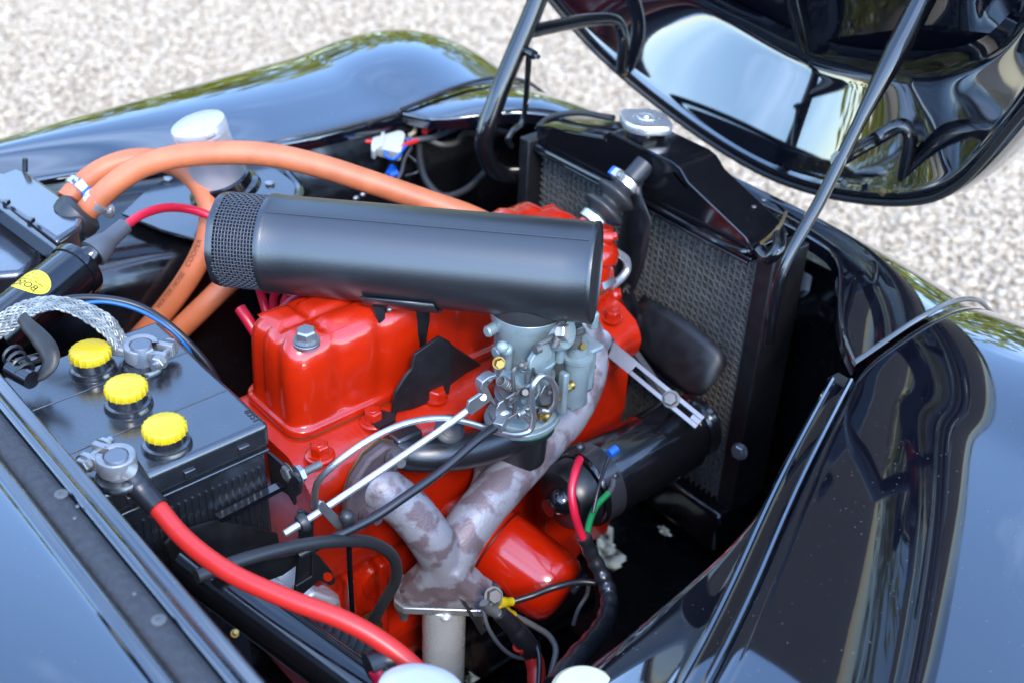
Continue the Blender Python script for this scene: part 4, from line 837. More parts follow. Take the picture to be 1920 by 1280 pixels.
# top hose: neck, bellows, clamps
th_ = thing('radiator_hose', 'black two bulge bellows hose between radiator and engine', 'hose', PY(1160, 365, .88))
n0, n1 = PX(1206, 312, .984), PX(1098, 432, .905); ax = n1-n0; LN = ax.length; FN = frame(n0, ax)
make('radiator_spout', MB().lathe([(.0125, -.004), (.0125, .042)], FN, 24), mat('grey_black_spout', (.016, .017, .022), .45), th_)
def bel(t): return .0132+.0140*max(0, math.sin(t*4*math.pi-math.pi*.5)*.5+.5)**.8
make('bellows', MB().lathe([(.0130, LN*.22), (.0165, LN*.22), (.0166, LN*.36)]+[(bel(k/36), LN*(.36+.43*k/36)) for k in range(37)]+[(.0166, LN*.80), (.0166, LN*.92), (.013, LN*.92)], FN, 40), mat('bellows_rubber', (.030, .030, .031), .36, bump=.1, bscale=200), th_, ang=180)
make('engine_spout', MB().lathe([(.0150, LN*.88), (.0150, LN+.03)], FN, 24), RED, th_)
def hclamp(fr, r, lab, sc_ang, bw=.0095, k=2.2):
    t = thing('hose_clamp', lab, 'hose clamp', fr.translation, 'silver worm clamps on the hoses')
    make('band', MB().lathe([(r, -bw/2), (r+.0011, -bw/2+.0003), (r+.0011, bw/2-.0003), (r, bw/2)], fr, 40), ALU, t, ang=60)
    a = sc_ang; q = fr@Matrix.Rotation(a, 4, 'Z'); h = MB(); h.box((r+.0038, 0, 0), (.0070, .012, bw*1.15), q); ho = make('worm_housing', h, ALU, t, bev=.0012)
    make('worm_screw', MB().hexa(q@V((r+.0042, -.0062, 0)), q.to_3x3()@V((0, -1, 0)), .0044, .005), ZINC, ho)
    b = MB(); b.box((r+.0034, .008, 0), (.0085, .007, bw*1.2), q); make('blue_tab', b, BLUE, t, bev=.0015)
    return t
hclamp(frame(FN@V((0, 0, LN*.29)), ax), .0170, 'silver worm clamp at the radiator end of the bellows hose', math.radians(200))
hclamp(frame(FN@V((0, 0, LN*.86)), ax), .0172, 'silver worm clamp with a blue tab at the engine end of the bellows hose', math.radians(30))
hr = thing('heater_return_pipe', 'short bent white metal pipe with a brass union beside the red housing', 'pipe', PY(1150, 490, .845))
make('bent_pipe', MB().tube([PY(1110, 455, .85), PY(1135, 464, .845), PY(1160, 476, .842), PY(1174, 488, .84), PY(1176, 505, .838), PY(1165, 522, .836), PY(1145, 537, .834)], .0048, 12, 6), ALU, hr)
make('union_nut', MB().lathe([(.0075, 0), (.0080, .003), (.0070, .018), (.0055, .022)], frame(PY(1124, 538, .836), PY(1158, 522, .836)-PY(1124, 538, .836)), 6), ZINC, hr)
make('brass_stub', MB().cyl(PY(1112, 560, .84), PY(1124, 540, .836), .0078, 14), BRASS, hr)
# ================================================================== fan, belt, dynamo and strap
fan = thing('cooling_fan', 'black bladed fan between engine and radiator', 'fan', (.945, .872, .63))
hub = V((.940, .872, .645))
make('hub', MB().lathe([(.030, -.012), (.030, .004), (.020, .010), (.0001, .012)], frame(hub, XA), 28), BLACK, fan)
for k, a in enumerate((-8, 82, 172, 262)):
    q = Matrix.Translation(hub)@Matrix.Rotation(math.radians(90-a), 4, 'X'); m = MB(); rows = []
    for i in range(9):
        r = .024+.140*i/8; wd = .024+.010*math.sin(i/8*math.pi*.9)-(.010 if i == 8 else 0); row = []
        for j in range(7):
            t = -1+j/3; row.append(q@V((.012*t*(1+.3*i/8)+.006*t*t+.006, wd*t, r+(-.004*abs(t)**3 if i == 8 else 0))))
        rows.append(row)
    m.grid(rows); make('blade', m, MATBLK, fan, solid=.0016, ang=60)
pu = thing('pump_pulley', 'black pulley on the front of the red engine', 'pulley', (.93, .872, .645))
make('pulley_disc', MB().lathe([(.0001, -.005), (.046, -.005), (.058, -.010), (.058, -.004), (.051, .0), (.058, .004), (.058, .010), (.046, .006), (.0001, .006)], frame((.922, .872, .645), XA), 44), BLACK, pu)
dyc = V((.760, .690, .560)); dya = XA
dy_ = thing('dynamo', 'black cylindrical dynamo lying low beside the red engine', 'dynamo', dyc)
d0, d1 = PY(1088, 918, .70), PY(1262, 812, .70); dax = V((1, (d1-d0).y, (d1-d0).z)).normalized(); d1 = d0+dax*.160; FD = frame(d0, dax)
make('dynamo_body', MB().lathe([(.030, -.002), (.0405, .0), (.0425, .003), (.0425, .150), (.0405, .154), (.0365, .156), (.034, .166), (.020, .168)], FD, 48), BLACK, dy_, ang=40)
make('end_plate', MB().lathe([(.020, -.030), (.032, -.028), (.0375, -.020), (.0385, -.003)], FD, 40), mat('dynamo_end_black', (.006, .006, .007), .35), dy_, ang=40)
make('end_bearing', MB().ball(FD@V((-.004, .004, -.030)), .016).cyl(FD@V((0, 0, -.02)), FD@V((0, 0, -.046)), .010, 18), BLACK, dy_)
m = MB(); rows = [[FD@V((.0435*math.cos(a), .0435*math.sin(a), z)) for a in [2*math.pi*k/48 for k in range(49)]] for z in (.004, .026)]; make('cover_band', m.grid(rows), mat('grey_black_band', (.02, .02, .024), .3, coat=.4), dy_, ang=180)
make('dynamo_pulley', MB().lathe([(.0001, .168), (.034, .168), (.037, .171), (.031, .176), (.037, .181), (.034, .185), (.0001, .186)], FD, 36), BLACK, dy_)
for nm, px, py in (('terminal_stud', 1087, 838), ('terminal_stud', 1152, 892)): p = PY(px, py, .672); make(nm, MB().cyl(p+V((0, .012, -.012)), p, .0045, 10).ball(p, .0055, seg=10, rings=6), BLKWIRE, dy_)
tubething('fan_belt', 'grey black drive belt slanting from pulley to dynamo', 'belt', [PX(1118, 585, .922), PX(1150, 600, .922), PX(1185, 655, .922), PX(1240, 735, .922), PX(1262, 775, .922)], .0058, mat('belt_rubber', (.05, .05, .054), .5), 4, 6)
sp_ = thing('dynamo_strap', 'long slotted silver strap bolted between engine and dynamo', 'bracket', PY(1210, 715, .76))
sa, sb2 = PY(1142, 652, .775), PY(1288, 772, .672); sd_ = (sb2-sa).normalized(); sn = V((-.42, -.80, .30)); sn = (sn-sn.dot(sd_)*sd_).normalized(); sw = sn.cross(sd_)
LL = (sb2-sa).length
def SP(t, w): return sa+sd_*t+sw*w
m = MB(); m.prism([SP(-.012, -.008), SP(.004, -.0085), SP(LL*.32, -.0082), SP(LL*.32, .0082), SP(.004, .0085), SP(-.012, .008)], sn*-.003)
m.prism([SP(LL*.32, -.0082), SP(LL+.018, -.0082), SP(LL+.018, -.0030), SP(LL*.32, -.0030)], sn*-.003); m.prism([SP(LL*.32, .0030), SP(LL+.018, .0030), SP(LL+.018, .0082), SP(LL*.32, .0082)], sn*-.003); m.prism([SP(LL+.006, -.0030), SP(LL+.018, -.0030), SP(LL+.018, .0030), SP(LL+.006, .0030)], sn*-.003)
make('slotted_bar', m, STRAPM, sp_, bev=.0005)
make('strap_eye', MB().prism([PY(1118, 628, .782), PY(1126, 620, .782), PY(1136, 634, .778), SP(.006, -.010), SP(-.002, .012), PY(1128, 668, .779), PY(1120, 655, .782)], sn*-.003).lathe([(.011, -.004), (.0145, -.002), (.0145, .002), (.006, .003)], frame(PY(1122, 640, .782), V((-.5, -.75, .3))), 22), STRAPM, sp_)
q = SP(LL*.80, 0); make('strap_bolt', MB().hexa(q, sn, .0078, .008).cyl(q, q-sn*.03, .0045, 12), STEEL, sp_)
# ================================================================== brake fluid can and its plate
can = thing('fluid_reservoir', 'round silver metal reservoir can with a white lid on the far wing shelf', 'reservoir', PY(418, 345, 1.175))
cb0, ct0 = PY(422, 332, 1.172), PY(372, 236, 1.172); cb0 = PY(414, 338, 1.164); FK = frame(cb0, ct0-cb0); HK = (ct0-cb0).length; RK = .0295
make('can', MB().lathe([(RK*.98, -.006), (RK, 0), (RK, HK-.012), (RK*1.03, HK-.011), (RK*1.03, HK-.008), (RK, HK-.007)], FK, 48), CANM, can)
make('can_lid', MB().lathe([(RK*1.0, HK-.008), (RK*1.045, HK-.007), (RK*1.05, HK-.001), (RK*1.02, HK+.003), (RK*.9, HK+.0045), (RK*.3, HK+.0045), (RK*.26, HK+.0055), (.0001, HK+.0055)], FK, 48), mat('white_metal_lid', (.72, .72, .73), .3, .5), can)
for a in (.9, 1.5, 4.6): make('lid_lug', MB().box((RK*1.03, 0, HK-.001), (.006, .010, .006), FK@Matrix.Rotation(a, 4, 'Z')), CANM, can, bev=.001)
make('mount_ring', MB().lathe([(RK*1.42, -.016), (RK*1.36, -.010), (RK*1.16, -.008), (RK*1.12, .002), (RK*1.02, .004)], FK, 40), BLACK, can)
plp = [PZ(*p, .752) for p in ((228, 400), (268, 362), (330, 322), (430, 300), (520, 318), (556, 345), (548, 400), (470, 440), (380, 452), (300, 430))]
make('mount_plate', MB().prism(plp, (0, 0, -.004)), mat('blue_black_plate', (.02, .022, .028), .22, coat=.6, coat_r=.1), can, bev=.0012)
for px, py in ((315, 337), (506, 345)): p = PZ(px, py, .753); make('mount_screw', MB().lathe([(.0060, 0), (.0058, .002), (.0038, .0036), (.0001, .0038)], frame(p, ZA), 16), ZINC, can)
make('plate_lip', MB().tube([PZ(*p, .748) for p in ((548, 400), (562, 360), (540, 328))], .006, 8), BLACK, can)
# ================================================================== heater box, coil
hb = thing('heater_box', 'black moulded heater box in the far corner by the cowl', 'heater box', PZ(60, 400, .70))
top1 = [PZ(*p, .800) for p in ((-70, 318), (6, 322), (30, 312), (48, 318), (118, 366), (156, 402), (150, 424), (104, 452), (60, 420), (0, 380), (-70, 350))]
make('upper_shell', MB().prism(top1, (0, 0, -.075)), mat('heater_black_shell', (.016, .017, .021), .22, coat=.8, coat_r=.12, ior=1.85, bump=.3, bscale=45), hb, bev=.006, bseg=3)
top2 = [PZ(*p, .775) for p in ((-80, 372), (-2, 392), (58, 434), (82, 462), (74, 486), (40, 512), (-80, 520))]
make('lower_shell', MB().prism(top2, (0, 0, -.09)), hb.children[0].data.materials[0], hb, bev=.007, bseg=3)
make('seam_rail', MB().prism([PZ(*p, .803) for p in ((-40, 362), (0, 378), (110, 464), (104, 470), (-4, 390), (-40, 372))], (0, 0, -.02)), BLACK, hb, bev=.001)
for px, py in ((12, 380), (58, 414)): make('seam_clip', MB().box(PZ(px, py, .805), (.008, .006, .005), rz=.6), BLACK, hb, bev=.001)
make('seam_screw', MB().tube([PZ(47, 322, .80), PZ(47, 298, .815)], .0032, 8), BLKWIRE, hb)
make('pipe_boot', MB().lathe([(.0245, -.012), (.0265, -.004), (.0255, .004), (.0200, .008)], frame(PZ(148, 402, .790), V((.65, -.1, .5))), 30), RUBBER, hb)
coil = thing('ignition_coil', 'black ignition coil with a yellow oval sticker lying beside the heater box', 'ignition coil', PZ(90, 545, .72))
k0, k1 = PZ(142, 508, .795), PZ(28, 600, .785); kax = (k1-k0).normalized(); FKc = frame(k0, kax, ZA); RC = .0268
make('coil_can', MB().lathe([(.0001, -.004), (RC*.9, -.003), (RC, .0), (RC, .12), (.0001, .124)], FKc, 48), BLACK, coil)
make('coil_rim', MB().lathe([(RC*.92, -.008), (RC*1.07, -.006), (RC*1.09, -.001), (RC*1.07, .004), (RC, .005)], FKc, 48), BLACK, coil)
tw = PZ(152, 494, .800); tw2 = PZ(186, 468, .812)
make('coil_tower', MB().lathe([(.024, -.008), (.019, .0), (.0125, .010), (.0115, (tw2-tw).length)], frame(tw, tw2-tw), 28), BLACK, coil)
# sticker bent round the can, with its print
lc = PZ(57, 530, .812); loc = FKc.inverted()@lc; la = math.atan2(loc.y, loc.x); lz = loc.z
def wrap(u, v, h): a = la+v/RC; return FKc@V(((RC+h)*math.cos(a), (RC+h)*math.sin(a), lz+u))
m = MB(); rows = []
for i in range(9):
    r = i/8; rows.append([wrap(.0155*r*math.cos(2*math.pi*k/40), .022*r*math.sin(2*math.pi*k/40), .0003) for k in range(41)])
lab = make('sticker', m.grid(rows[::-1]), YLAB, coil, ang=180)
m = MB(); rows = [[wrap(r*.0155*math.cos(2*math.pi*k/48), r*.022*math.sin(2*math.pi*k/48), .0005) for k in range(49)] for r in (.90, .92)]; make('sticker_outline', m.grid(rows[::-1]), INK, lab, ang=180)
def wtext(body, size, u0, v0, mt, nm):
    vs, fs = text_mesh(body, size, .00005); make(nm, MB().add([wrap(u0+v.y*WT[0], v0+v.x*WT[1], .0006) for v in vs], fs), mt, lab, smooth=False)
WT = (-1, 1)
wtext('BOSCH', .0105, .0068, 0.003, INK, 'printed_name'); wtext('12 V', .0046, -.0098, .002, INK, 'printed_line'); wtext('IMPORT D\'ALLEMAGNE', .0032, .0000, .001, INKH, 'printed_line'); wtext('0 221 119', .0036, -.0048, .001, INKH, 'printed_line')
ig = thing('coil_lead', 'crimson ignition lead with a grey rubber boot leaving the coil', 'ignition lead', PZ(225, 430, .79))
make('boot', MB().lathe([(.0150, 0), (.0150, .004), (.0130, .014), (.0105, .020), (.0095, .022), (.0085, .046)], frame(PZ(174, 476, .809), PZ(236, 422, .822)-PZ(174, 476, .809)), 28), GREYRUB, ig)
make('lead', MB().tube([PZ(230, 428, .821), PZ(262, 405, .823), PZ(310, 390, .815), PZ(360, 394, .80), PZ(420, 415, .785)], .0048, 12, 8), PINKRED, ig)
# ================================================================== hoses
def hose(nm, pts, lab):
    return tubething('heater_hose', lab, 'hose', pts, .0128, ORANGE, 24, 14, 'orange heater hoses')
h1 = [PZ(126, 376, .792), PZ(150, 350, .802), PZ(190, 320, .812), PZ(240, 302, .818), PZ(290, 300, .818), PZ(340, 315, .812), PZ(378, 352, .798), PZ(394, 400, .778), PZ(388, 450, .752), PZ(360, 510, .718), PZ(318, 570, .680), PZ(270, 625, .645), PZ(225, 670, .61)]
hose('a', h1, 'orange hose looping over then down past the coil, printed with black capitals')
h2 = [PZ(158, 402, .788), PZ(172, 386, .798), PZ(215, 345, .822), PZ(265, 313, .840), PZ(330, 294, .853), PZ(410, 287, .860), PZ(500, 290, .860), PZ(600, 312, .852), PZ(700, 344, .838), PZ(800, 378, .822), PZ(880, 406, .808), PZ(950, 440, .79)]
hose('b', h2, 'long orange hose arching across in front of the silver can')
h3 = [PZ(520, 440, .745), PZ(475, 490, .725), PZ(430, 528, .705), PZ(390, 567, .685), PZ(340, 615, .655), PZ(290, 665, .62)]
hose('c', h3, 'straight lower orange hose coming out from under the gauze end')
# print along the first hose
def hose_text(path, body, s_at, size, ang, r):
    P = crom(path, 40); D = [0]
    for a, b in zip(P, P[1:]): D.append(D[-1]+(b-a).length)
    vs, fs = text_mesh(body, size, .00004); out = []
    for v in vs:
        s = min(max(s_at+v.x, 0), D[-1]-1e-4); i = next(k for k in range(len(D)-1) if D[k+1] >= s); f = (s-D[i])/(D[i+1]-D[i]); p = P[i].lerp(P[i+1], f); t = (P[min(i+2, len(P)-1)]-P[max(0, i-1)]).normalized()
        tocam = (V(CAM)-p); tocam = (tocam-tocam.dot(t)*t).normalized(); sdv = t.cross(tocam); a = ang-v.y/r
        out.append(p+(tocam*math.cos(a)+sdv*math.sin(a))*(r+.0003))
    return out, fs, D[-1]
for (body_, s_at) in (('ESOH RETAW', 0),): pass
hp_ = [o for o in S.objects if o.name.startswith('heater_hose')]
H1 = h1[::-1]
o_, f_, tot = hose_text(H1, 'WATER HOSE   COOPER', .135, .0088, -.62, .0128)
make('hose_print', MB().add(o_, f_), INKH, hp_[0], smooth=False)
ca = PZ(150, 350, .802); cbp = PZ(180, 378, .800)
t1 = (h1[2]-h1[0]).normalized(); t2 = (h2[2]-h2[0]).normalized()
hclamp(frame(PZ(146, 352, .804), t1), .0132, 'silver worm clamp on the back orange hose by the heater box', math.radians(150))
hclamp(frame(PZ(181, 378, .802), t2), .0132, 'silver worm clamp with a blue tab on the front orange hose by the heater box', math.radians(-35))
# ================================================================== ignition leads behind the valve cover
IG = [[PZ(450, 578, .735), PZ(462, 596, .728), PZ(480, 625, .715), PZ(500, 660, .70)], [PZ(480, 520, .77), PZ(492, 560, .745), PZ(506, 610, .72), PZ(515, 650, .70)], [PZ(535, 530, .77), PZ(515, 555, .75), PZ(514, 580, .735), PZ(535, 610, .715)],
      [PZ(575, 545, .77), PZ(545, 565, .755), PZ(510, 600, .735), PZ(492, 640, .715)], [PZ(540, 550, .76), PZ(532, 575, .745), PZ(536, 610, .72)], [PZ(575, 535, .77), PZ(592, 556, .76), PZ(605, 575, .75)]]
IL = ['crimson lead with a free rounded end, leftmost behind the valve cover', 'crimson lead dropping straight down from the gauze edge', 'crimson lead bowing in an S below the drum', 'crimson lead crossing diagonally behind the others', 'short crimson lead hidden behind the crossing one', 'crimson lead stub next to the back edge of the red cover']
for pts, lb in zip(IG, IL): tubething('spark_lead', lb, 'ignition lead', pts, .0046 if pts is not IG[0] else .0062, PINKRED, 12, 8, 'crimson ignition leads')
rk = thing('terminal_block', 'small red knurled plastic terminal cap by the orange hose', 'terminal', PZ(268, 555, .66))
c = PZ(268, 553, .66); m = MB(); m.lathe([(.0085, -.012), (.0085, 0), (.0065, .002), (.0065, .006), (.004, .006), (.004, .003)], frame(c, V((-.2, -.2, .9))), 20)
for k in range(5): a = 2*math.pi*k/5; m.ball(c+V((.011*math.cos(a), .011*math.sin(a), -.006)), .0055, seg=10, rings=6)
make('red_cap', m, REDCAB, rk)
# cables behind the battery
tubething('loom_cable', 'thin black cable curving round behind the battery corner', 'cable', [PZ(-30, 610, .79), PZ(40, 594, .80), PZ(120, 563, .805), PZ(190, 560, .80), PZ(260, 575, .79), PZ(320, 612, .775), PZ(360, 650, .757), PZ(392, 688, .735), PZ(420, 740, .70)], .0040, BLKWIRE, 10, 8)
tubething('blue_wire', 'bright blue wire running beside the black cable behind the battery', 'wire', [PZ(-30, 600, .80), PZ(60, 586, .80), PZ(150, 570, .80), PZ(200, 567, .80), PZ(262, 583, .792), PZ(320, 618, .778), PZ(350, 650, .76), PZ(372, 680, .735)], .0021, mat('mid_blue_wire', (.012, .13, .36), .4), 8, 8)
tubething('loom_wire', 'black wire leading up behind the orange hose', 'wire', [PZ(260, 570, .66), PZ(310, 525, .68), PZ(345, 485, .70), PZ(400, 440, .70)], .0030, BLKWIRE, 8, 8)
hk = thing('bonnet_catch', 'brown black hooked catch with a coil spring at the cowl corner', 'catch', PZ(70, 650, .83))
pth = [PZ(42, 596, .845), PZ(52, 610, .845), PZ(74, 634, .842), PZ(92, 660, .838), PZ(94, 680, .832), PZ(80, 700, .825), PZ(60, 712, .82)]
make('hook', MB().tube(pth, lambda f: .0060+.0045*math.sin(f*3)**2-.002*f, 14, 10, flat=.5), mat('rusty_black_hook', (.022, .017, .012), .42, .2, var=.5, vscale=70, bump=.2), hk)
make('catch_spring', spring(PZ(22, 662, .83), PZ(52, 705, .825), .0085, .0016, 4), BLKWIRE, hk); make('catch_pin', MB().cyl(PZ(30, 680, .825), PZ(78, 668, .825), .0042, 12).cyl(PZ(20, 690, .825), PZ(60, 712, .825), .008, 14), BLACK, hk)
# ================================================================== wiring on the far side
cn_ = thing('white_connector', 'white plastic multi plug connector hanging by the far fender edge', 'connector', PZ(728, 262, .74))
def CQ(px, py, dz=0): return PZ(px, py, .745+dz)
make('plug_body', MB().prism([CQ(*p) for p in ((703, 240), (710, 236), (716, 240), (755, 246), (760, 252), (752, 284), (748, 286), (712, 278), (707, 276), (702, 284), (696, 280), (696, 270))], (.004, .006, -.016)), WHITEPL, cn_, bev=.001)
make('plug_ridge', MB().prism([CQ(*p, .0005) for p in ((716, 242), (722, 243), (716, 278), (711, 277))], (-.001, -.002, .003)), WHITEPL, cn_)
W = [('green_wire', 'green wire entering the white connector', GREEN, [(640, 262), (662, 248), (685, 244), (705, 246)], .0030), ('red_wire', 'red wire entering the white connector', REDCAB, [(640, 264), (660, 262), (680, 265), (700, 266)], .0030),
     ('blue_wire', 'blue wire looping under the white connector', BLUE, [(722, 284), (728, 296), (740, 298), (752, 286), (768, 262)], .0022), ('beige_wire', 'beige wire looping above the white connector', BEIGE, [(732, 240), (745, 232), (765, 232), (778, 240), (775, 250), (768, 254)], .0030),
     ('red_wire', 'red wire leaving the white connector towards the loom', REDCAB, [(750, 278), (765, 270), (782, 264)], .0034), ('blue_wire', 'short blue wire behind the green one', BLUE, [(670, 252), (690, 252), (706, 255)], .0022), ('red_wire', 'loose red wire ends beside the loom clip', REDCAB, [(796, 248), (806, 240), (816, 236)], .0045)]
for nm, lb, mt, pts, r in W: tubething(nm, lb, 'wire', [PZ(x, y, .742) for x, y in pts], r, mt, 8, 6)
tubething('wiring_loom', 'grey black taped wiring loom running along the far wing', 'wiring', [PZ(752, 262, .738), PZ(786, 262, .738), PZ(820, 256, .735), PZ(860, 240, .73), PZ(900, 236, .72), PZ(960, 250, .71)], .0038, GREYRUB, 8, 8)
tubething('loom_wire', 'grey wire looping beside the far wing loom', 'wire', [PZ(790, 258, .738), PZ(805, 262, .735), PZ(824, 246, .735), PZ(818, 232, .735), PZ(802, 232, .735)], .0022, GREYRUB, 8, 8)
tubething('loom_wire', 'black hose sagging in a long loop across the dark bay side', 'wire', [PZ(786, 265, .73), PZ(788, 300, .715), PZ(800, 340, .70), PZ(830, 368, .69), PZ(870, 358, .69), PZ(912, 322, .70)], .0048, RUBBER, 10, 10)
tubething('loom_wire', 'grey wire dropping from the connector to the blue spade terminal', 'wire', [PZ(772, 275, .73), PZ(758, 300, .72), PZ(752, 325, .71), PZ(738, 348, .70)], .0024, GREYRUB, 8, 8)
tubething('loom_wire', 'thin black wire bulging in a loop right of the blue terminal', 'wire', [PZ(764, 290, .72), PZ(782, 306, .71), PZ(784, 322, .705), PZ(760, 330, .70)], .0020, BLKWIRE, 8, 8)
tubething('loom_wire', 'grey loop of sheathed wire above the black hose', 'wire', [PZ(800, 262, .73), PZ(830, 272, .725), PZ(856, 268, .72), PZ(868, 252, .72), PZ(890, 250, .715)], .0040, mat('grey_brown_sheath', (.07, .066, .058), .5), 8, 8)
bs = thing('spade_terminal', 'bright blue double spade terminal on the far wing', 'terminal', PZ(735, 322, .71))
make('insulator', MB().tube([PZ(728, 330, .708), PZ(736, 314, .712)], .0052, 12, 2).tube([PZ(730, 330, .708), PZ(745, 324, .710)], .0050, 12, 2), BLUE, bs); make('stud', MB().ball(PZ(722, 332, .71), .0042), ZINC, bs)
for px, py in ((668, 372), (681, 365)): tag(make('wire_stud', MB().ball(PZ(px, py, .70), .0032, sx=1.5), ZINC), 'small bright stud on the far wall, %s above the air cleaner drum' % ('lower one' if px < 670 else 'upper one'), 'stud', 'studs on the far wall')
# ================================================================== wires and cable ends on the near side
dz = lambda px, py, y: PY(px, py, y)
tubething('dynamo_wire', 'red wire curving down from the dynamo stud into the black sleeve', 'wire', [PY(1087, 860, .668), PY(1078, 885, .655), PY(1072, 920, .645), PY(1077, 960, .635), PY(1086, 990, .63), PY(1094, 1010, .625)], .0042, PINKRED, 10, 8)
gw = thing('dynamo_wire', 'green and grey wire hanging from the lower dynamo stud', 'wire', PY(1130, 940, .65))
make('green_part', MB().tube([PY(1140, 924, .655), PY(1118, 948, .65), PY(1106, 975, .64), PY(1100, 1000, .63)], .0034, GREEN and 10, 8), GREEN, gw); make('grey_part', MB().tube([PY(1150, 900, .665), PY(1148, 912, .66), PY(1140, 925, .655)], .0030, 8, 6), GREYRUB, gw)
tubething('dynamo_wire', 'thin dark wire with a blue tip beside the dynamo', 'wire', [PY(1146, 848, .67), PY(1136, 870, .665), PY(1122, 915, .65), PY(1112, 960, .64)], .0018, BLKWIRE, 8, 8)
m = MB(); m.tube([PY(1142, 850, .668), PY(1156, 840, .668)], .0046, 10, 2); tag(make('wire_tip', m, BLUE), 'tiny blue insulated wire tip lying on the dynamo', 'terminal')
sl = [PY(1094, 1005, .626), PY(1110, 1040, .62), PY(1130, 1080, .605), PY(1142, 1115, .59), PY(1138, 1155, .57), PY(1115, 1195, .545), PY(1080, 1235, .52), PY(1040, 1290, .50)]
tubething('taped_sleeve', 'black taped wiring sleeve bending down along the near wing', 'wiring', sl, lambda f: .0070+.004*f+.0006*math.sin(f*70), mat('wrinkled_tape', (.012, .012, .014), .28, coat=.3, bump=.8, bscale=110), 14, 10)
tubething('starter_wire', 'thin black wire running from the sleeve to the yellow crimp', 'wire', [PY(1120, 1092, .61), PY(1090, 1090, .62), PY(1040, 1100, .63), PY(1000, 1115, .64), PY(955, 1129, .65)], .0034, BLKWIRE, 8, 8)
yc = thing('starter_cable', 'red starter cable with black sleeve and lug under the oil filter', 'cable', PY(960, 1180, .63))
make('red_sheath', MB().tube([PY(975, 1205, .63), PY(992, 1218, .625), PY(1004, 1245, .615), PY(1006, 1290, .60)], .0094, 14, 8), REDCAB, yc)
make('black_sleeve', MB().tube([PY(936, 1148, .645), PY(958, 1170, .638), PY(978, 1195, .630), PY(996, 1220, .624)], lambda f: .0082+.003*f-(.001 if .4 < f < .5 else 0), 14, 8), BLKWIRE, yc)
make('lug', MB().tube([PY(908, 1128, .655), PY(915, 1138, .652), PY(934, 1150, .646)], .0055, 12, 6), ZINC, yc); make('lug_nut', MB().hexa(PY(925, 1116, .655), V((-.3, -.7, .6)), .0075, .008), STEEL, yc)
for nm, pts, lb in (('crimp_terminal', ((936, 1129), (960, 1127)), 'yellow crimp terminal, upper of two by the starter lug'), ('crimp_terminal', ((937, 1139), (962, 1152)), 'yellow crimp terminal, lower of two by the starter lug')):
    a, b = PY(*pts[0], .65), PY(*pts[1], .648); t = thing(nm, lb, 'terminal', a, 'yellow crimp terminals'); make('crimp_barrel', MB().tube([a, a.lerp(b, .45), a.lerp(b, .55), b], lambda f: .0056-.0012*(f > .5), 12, smooth=False), YELLOW, t); make('ring_tongue', MB().cyl(a, a+(a-b)*.7, .0032, 8), ZINC, t)
tubething('starter_wire', 'grey wire curving down from the lower yellow crimp', 'wire', [PY(962, 1152, .648), PY(1000, 1172, .64), PY(1030, 1192, .63), PY(1042, 1215, .62), PY(1036, 1250, .61), PY(1028, 1285, .60)], .0032, GREY, 8, 8)
tubething('starter_wire', 'thin black wire looping below the lug to the red cable', 'wire', [PY(905, 1140, .655), PY(915, 1175, .645), PY(940, 1212, .635), PY(965, 1230, .628), PY(990, 1234, .622)], .0022, GREYRUB, 8, 8)
tubething('starter_wire', 'thin black wire running down over the red starter cable', 'wire', [PY(965, 1156, .646), PY(995, 1190, .63), PY(1010, 1225, .612), PY(1010, 1290, .59)], .0026, BLKWIRE, 8, 8)
tubething('starter_wire', 'dark wire hanging below the oil filter in the bay', 'wire', [PY(1104, 1095, .62), PY(1100, 1115, .62), PY(1085, 1140, .62), PY(1075, 1170, .62)], .0022, GREYRUB, 8, 8)
tag(make('rubber_strip', MB().prism([PY(866, 1128, .69), PY(878, 1126, .69), PY(912, 1180, .675), PY(903, 1190, .675)], (0, .004, .002)), RUBBER), 'short grooved black rubber strip sticking out beside the exhaust pipe', 'rubber strip')
sm_ = thing('starter_motor', 'black starter motor barely visible under the exhaust manifold', 'starter motor', PY(900, 1150, .72))
make('starter_body', MB().cyl(PY(880, 1215, .74), PY(880, 1215, .74)+V((.16, 0, 0)), .036, 32), BLACK, sm_); make('solenoid', MB().cyl(PY(905, 1120, .72), PY(905, 1120, .72)+V((.09, 0, 0)), .021, 24), BLACK, sm_, bev=.002)
# gearbox casting glimpsed under the cables
gb = thing('gearbox', 'bare silver bell housing glimpsed under the red battery cable', 'gearbox', PY(590, 1130, .78))
m = MB(); m.prism([PY(*p, .80) for p in ((470, 1090), (520, 1060), (560, 1060), (600, 1090), (640, 1120), (650, 1180), (600, 1230), (540, 1200))], (0, .12, 0)); make('bell_housing', m, PIPEM, gb, bev=.006)
for zz, pp in ((.775, ((480, 1098), (500, 1085), (560, 1118), (545, 1138))), (.77, ((545, 1150), (590, 1110), (640, 1125), (600, 1165))), (.765, ((660, 1225), (672, 1210), (694, 1235), (690, 1250), (665, 1240)))):
    make('housing_web', MB().prism([PY(*p, zz) for p in pp], (0, .02, 0)), PIPEM, gb, bev=.003)
ft = thing('rubber_gaiter', 'black pleated rubber gaiter below the red cable', 'gaiter', PY(600, 1180, .74)); g0, g1 = PY(560, 1165, .74), PY(680, 1225, .71)
make('bellows', MB().lathe([(.016+.006*abs(math.sin(k*1.57)), k*(g1-g0).length/16) for k in range(17)], frame(g0, g1-g0), 26), RUBBER, ft, ang=60)
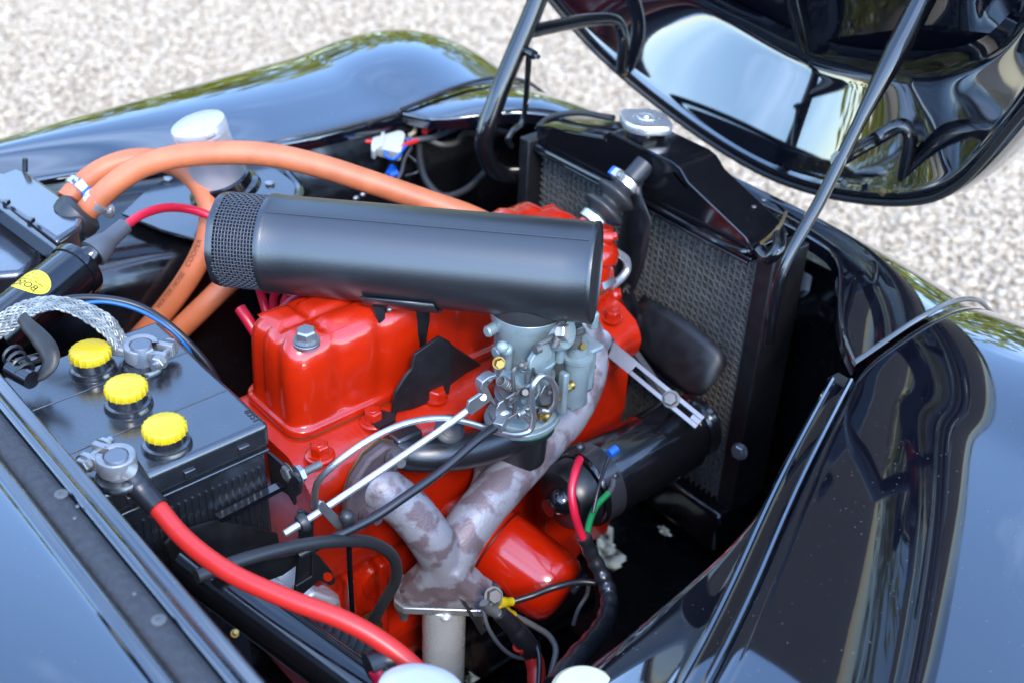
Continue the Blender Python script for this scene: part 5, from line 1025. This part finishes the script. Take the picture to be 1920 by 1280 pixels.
# dark pipes by the lower edge of the bay
tubething('bulkhead_pipe', 'glossy black pipe along the bulkhead mirroring the red engine', 'pipe', [PZ(350, 1050, .72), PZ(430, 1110, .71), PZ(540, 1190, .70), PZ(650, 1270, .69), PZ(760, 1350, .68)], .020, BLACK, 24, 8)
# silver cap and cream reservoir poking into the frame at the bottom
sc_ = thing('silver_canister', 'bright silver canister top poking in at the bottom edge of the bay', 'canister', PZ(795, 1320, .78))
c = PZ(792, 1280, .80); make('canister_shell', MB().lathe([(.030, -.06), (.030, -.010), (.0285, -.004), (.024, -.001), (.014, 0), (.0001, 0)], frame(c, V((.25, .12, .95))), 48), mat('polished_silver', (.86, .87, .88), .25, .35), sc_); make('neck_band', MB().lathe([(.0308, -.03), (.0308, -.022)], frame(c, V((.25, .12, .95))), 40), ALU, sc_)
cr_ = thing('cream_reservoir', 'cream plastic reservoir lid at the bottom edge by the near wing', 'reservoir', PZ(1095, 1310, .66))
c = PZ(1097, 1291, .72); make('reservoir_lid', MB().lathe([(.026, -.05), (.0265, -.008), (.0255, -.003), (.022, 0), (.0001, .001)], frame(c, ZA), 44), CREAM, cr_); make('lid_ring', MB().lathe([(.0275, -.02), (.0278, -.018), (.0278, -.010), (.027, -.009)], frame(c, ZA), 44), CREAM, cr_)
tb = thing('taped_wires', 'bundle of taped red and green wires beside the silver canister', 'wiring', PZ(710, 1265, .74))
make('tape_wrap', MB().tube([PZ(690, 1250, .74), PZ(720, 1238, .74), PZ(740, 1236, .74)], .011, 14, 6), BLKWIRE, tb); make('red_core', MB().tube([PZ(704, 1256, .742), PZ(712, 1275, .735), PZ(714, 1300, .73)], .0055, 10, 6), PINKRED, tb); make('green_core', MB().tube([PZ(716, 1258, .74), PZ(722, 1275, .735), PZ(724, 1300, .73)], .004, 10, 6), GREEN, tb)
p = PZ(440, 1187, .76); tag(make('brass_nipple', MB().hexa(p, V((0, -.5, .8)), .0024, .005), BRASS), 'small brass nipple at the foot of the cowl edge', 'fitting')
